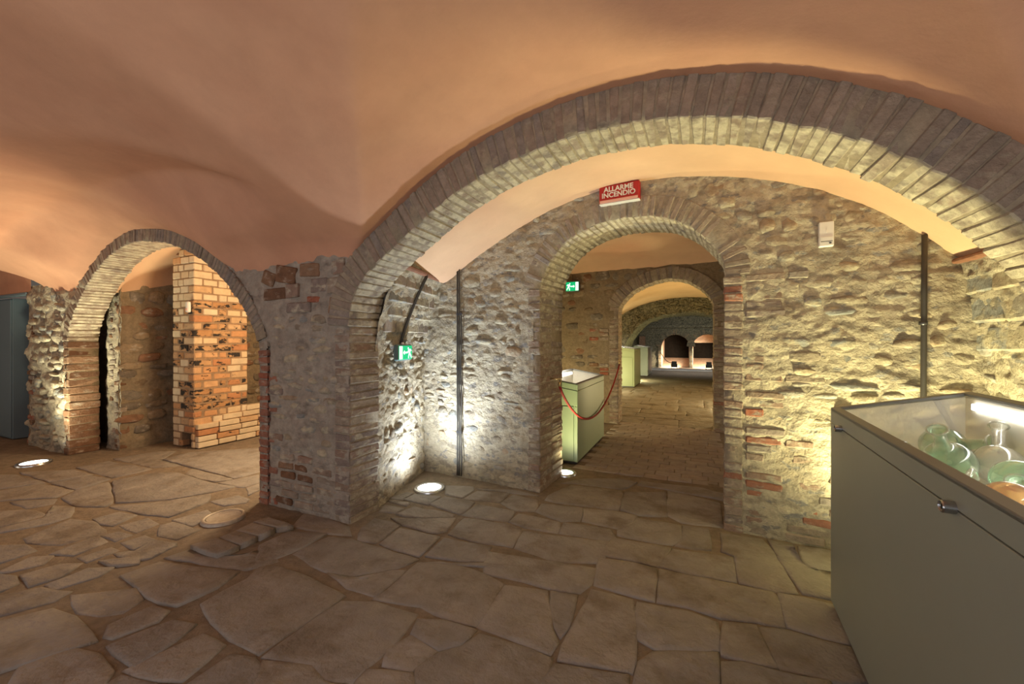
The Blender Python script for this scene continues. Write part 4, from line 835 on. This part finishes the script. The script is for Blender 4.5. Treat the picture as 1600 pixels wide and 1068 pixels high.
flask(1.13, 1.80, .070, CL, 'clear glass flask under the light strip by the picture edge', (.3, .6), .12)
for (x, y, dx, dy, lab) in ((.86, 2.46, .13, .10, 'curved clear glass tube lying before the far green flask'), (.90, 2.02, .10, .14, 'curved clear glass tube lying between the middle flasks')):
    tb = tag(MB().tube([(x + dx * t - .5 * dx, y + dy * t - .5 * dy, .93 + .10 * math.sin(PI * t * .8)) for t in [k / 10 for k in range(11)]], .009, 10).build('glass_tube', CL, None, True), lab, 'glass tube')
def jar(x, y, r, h, lab):
    o = thing('glass_jar', lab, 'jar', (x, y, .80)); MB().lathe([(.0005, 0), (r, 0), (r, h * .7), (r * .7, h * .8), (r * .7, h)], 18).build('body', CL, o, True); MB().lathe([(r * .78, h * .95), (r * .78, h + .012), (.0005, h + .014)], 18).build('stopper', GR, o, True)
jar(-1.60, 5.02, .035, .20, 'tallest clear jar near the front of the green case in the doorway'); jar(-1.48, 5.12, .045, .13, 'squat clear jar right of the tall one in the doorway case'); jar(-1.68, 5.22, .04, .16, 'clear jar behind the tall one in the doorway case')

# ------------------------------------------------------------------ signs and small fittings
def poly(mb, pts, x0, y, z0, sx_, sz_, d=.0015):
    n = len(pts); c = [(x0 + p[0] * sx_, y, z0 + p[1] * sz_) for p in pts]; V = [(a, b, e) for a, b, e in c] + [(a, b - d, e) for a, b, e in c]
    F = [tuple(range(n, 2 * n))] + [(k, k + n, (k + 1) % n + n, (k + 1) % n) for k in range(n)]
    mb.add((V, F))
def exit_sign(loc, rz, W, Hh, mirror, label, stem=None):
    e = thing('exit_sign', label, 'exit sign', loc, rz, 'green emergency exit signs')
    MB().box(-W / 2 - .012, W / 2 + .012, -.052, 0, -Hh / 2 - .012, Hh / 2 + .012, .014).build('housing', M['greyp'], e)
    MB().box(-W / 2, W / 2, -.056, -.050, -Hh / 2, Hh / 2, .004).build('face', E_GREEN, e)
    f = -1 if mirror else 1; y = -.0562
    d = MB(); x0 = -W / 2 * f
    poly(d, [(0.02, -.46), (.24, -.46), (.24, .46), (.02, .46)], x0, y, 0, W * f, Hh); d.build('door_symbol', E_WHITE, e)
    a = MB(); poly(a, [(.30, 0), (.40, -.16), (.40, -.06), (.62, -.06), (.62, .06), (.40, .06), (.40, .16)], x0, y, 0, W * f, Hh); a.build('arrow', E_WHITE, e)
    p = MB()
    poly(p, [(.68 + .035 * math.cos(t), .30 + .085 * math.sin(t)) for t in [2 * PI * k / 10 for k in range(10)]], x0, y, 0, W * f, Hh)
    for q in ([(.70, .20), (.80, .22), (.84, .04), (.82, -.08), (.74, -.08)], [(.70, .20), (.73, .10), (.66, -.02), (.63, .02)], [(.80, .22), (.90, .08), (.93, .12), (.82, .28)], [(.74, -.06), (.80, -.08), (.74, -.24), (.73, -.44), (.68, -.44), (.69, -.22)], [(.78, -.08), (.83, -.06), (.90, -.22), (.95, -.40), (.90, -.42), (.85, -.26)]):
        poly(p, q, x0, y, 0, W * f, Hh)
    p.build('running_figure', E_WHITE, e)
    return e
sg = exit_sign(FL.p(.40, 1.39, -.005 - .03), FL.rot, .30, .135, False, 'green exit sign with left arrow on the white-lit side wall')
MB().tube([(0, -.025, .07), (0, -.02, .10)], .014, 10).build('gland', M['white'], sg, True)
tag(MB().tube([FL.p(.40 + .0 + t * .16, 1.485 + .71 * t, -.022) for t in [k / 8 for k in range(9)]], .010, 8).build('cable', M['conduit'], None, True), 'dark cable dropping down the side wall to the exit sign', 'cable')
tag(MB().tube([FL.p(.425 + t * .17, 1.485 + .71 * t, -.022) for t in [k / 8 for k in range(9)]], .007, 8).build('cable', M['conduit'], None, True), 'thinner cable right of the one above the exit sign', 'cable')
s3 = exit_sign((-2.146, 7.57, 2.545), 0, .25, .17, True, 'small green exit sign with right arrow beyond the doorway')
MB().tube([(0, -.02, .09), (0, -.02, .22)], .006, 8).build('hanger', M['conduit'], s3)
def text_mesh(body, size, m, parent, mtx, bold=.0):
    cu = bpy.data.curves.new('lettering', 'FONT'); cu.body = body; cu.size = size; cu.align_x = 'CENTER'; cu.align_y = 'CENTER'; cu.extrude = .0008; cu.offset = bold; cu.resolution_u = 3
    t = bpy.data.objects.new('lettering_tmp', cu); COL.objects.link(t); dg = bpy.context.evaluated_depsgraph_get(); dg.update()
    me = bpy.data.meshes.new_from_object(t.evaluated_get(dg)); bpy.data.objects.remove(t); me.materials.clear(); me.materials.append(m)
    return obj('lettering', me, parent, mtx)
q = F2.p(-.622, 2.822, -.03)
al = thing('alarm_sign', 'red fire alarm sign with white lettering over the doorway arch', 'alarm sign', q, F2.rot)
MB().box(-.178, .178, -.03, .03, -.078, .080, .006).build('housing', M['redsign'], al)
MB().add(hexa([(x, y, z) for z in (-.076, -.052) for y in (-.036, -.028) for x in (-.170, .165)], .002)).build('strip', M['pink'], al)
MB().box(-.176, .178, -.034, .028, -.088, -.078, .002).build('lower_edge', M['white'], al)
RX = Matrix.Rotation(PI / 2, 4, 'X')
text_mesh('ALLARME', .062, M['pink2'] if 'pink2' in M else M['white'], al, Matrix.Translation((-.004, -.0312, .040)) @ RX, .0016)
text_mesh('INCENDIO', .062, M['white'], al, Matrix.Translation((-.004, -.0312, -.012)) @ RX, .0016)
MB().box(-.13, .11, -.02, .05, .080, .105, .004).build('bracket', M['edge'], al)
q = F2.p(.858, 2.27, -.022)
cb = thing('control_box', 'small white plastic box on the rubble wall right of the doorway', 'control box', q, F2.rot)
MB().box(-.043, .043, -.02, .03, -.088, .088, .004).build('housing', M['white'], cb)
MB().box(-.036, .036, -.024, -.018, -.052, -.022, .002).build('cover', M['white'], cb); MB().box(-.034, .034, -.0245, -.0235, -.056, -.052, .0003).build('slot', M['conduit'], cb); MB().box(-.003, .003, -.0225, -.019, .008, .036, .001).build('switch', M['white'], cb); MB().box(.014, .028, -.0225, -.0195, -.072, -.062, .001).build('badge', M['conduit'], cb)
for k, (da, r, lab) in enumerate(((-.026, .0095, 'left of the dark pipes running up the white-lit corner wall'), (.0, .0085, 'middle one of the dark pipes on the white-lit corner wall'), (.026, .008, 'right, knotted one of the dark pipes on the white-lit corner wall'))):
    pts = [F2.p(-2.385 + da + (.006 * math.sin(z * 9) if k == 2 else .0), z, -.030) for z in ([.02 + 2.29 * i / 24 for i in range(25)])]
    if k == 2: pts = [p for p in pts if p.z < 1.9]
    p_ = thing('pipe', lab, 'pipe', F2.p(-2.385 + da, 0, -.03), 0, 'dark pipes in the corner'); loc = p_.location
    MB().tube([p - loc for p in pts], r, 8).build('tube', M['conduit'], p_, True)
    for z in (.5, 1.2, 1.8): MB().tube([F2.p(-2.385 + da, z - .012, -.03) - loc, F2.p(-2.385 + da, z + .012, -.03) - loc], r + .004, 8).build('clip', M['dsteel'], p_)
pp = thing('pipe', 'single dark pipe rising behind the large display case', 'pipe', F2.p(1.362, 0, -.035)); loc = pp.location
MB().tube([F2.p(1.362 + .012 * (z / 2.2), z, -.035) - loc for z in (.0, .6, 1.2, 1.8, 2.2)], .015, 10).build('tube', M['conduit'], pp, True)
for z in (.6, 1.62): MB().tube([F2.p(1.368, z - .012, -.035) - loc, F2.p(1.368, z + .012, -.035) - loc], .022, 10).build('clip', M['dsteel'], pp, True)

# ------------------------------------------------------------------ rope across the passage
rp = thing('barrier_rope', 'red rope sagging between brass hooks across the passage', 'rope', (-1.29, 4.05, 1.03))
A = Vector((0, 0, 0)); B = Vector((.025, 3.47, .055)); pts = []
for k in range(41):
    t = k / 40; p = A.lerp(B, t); s = 4 * t * (1 - t); p.z -= .585 * (s ** .92) * (1 - .32 * (t - .5)); pts.append(p)
MB().tube(pts, .013, 10).build('rope', M['rope'], rp, True)
for p, d, nx_ in ((pts[0], -.105, 0), (pts[-1], 0, .03)):
    h = MB(); h.tube([p + Vector((0, 0, .004)), p + Vector((0, 0, .045))], .017, 10); h.tube([p + Vector((.018 * math.cos(t), 0, .06 + .018 * math.sin(t))) for t in [2 * PI * k / 12 for k in range(13)]], .005, 6); h.tube([p + Vector((0, 0, .078)), p + Vector((d, nx_, .082))], .007, 8); h.build('hook', M['brass'], rp, True)

# ------------------------------------------------------------------ floodlights in front of the kiln mouths
for x, lab in ((-1.087, 'black floodlight box before the left kiln mouth'), (.624, 'black floodlight box before the right kiln mouth')):
    fl = thing('floodlight', lab, 'floodlight', (x, 23.9, .012), 0, 'floodlights before the kiln')
    MB().box(-.13, .13, -.10, .08, .08, .40, .02).build('housing', M['black'], fl); MB().box(-.11, .11, .08, .088, .10, .38, .003).build('lens', E_FLOOD, fl)
    v = MB(); v.box(-.16, -.13, -.04, .04, 0, .26, .004); v.box(.13, .16, -.04, .04, 0, .26, .004); v.box(-.16, .16, -.05, .05, 0, .012, .002); v.build('bracket', M['black'], fl)
    spot('flood_beam', (x + .25, 24.1, .45), (x - .6, 25.2, .3), 550, (1., .80, .58), 95, .6, .1, parent=fl)
cr = tag(MB().tube([(-1.84 + .64 * t, 24.40 - .48 * t, .90 - .58 * t - .16 * math.sin(PI * t)) for t in [k / 16 for k in range(17)]], .018, 8).build('cable', M['conduit'], None, True), 'dark cable running from the kiln wall to the left floodlight', 'cable')
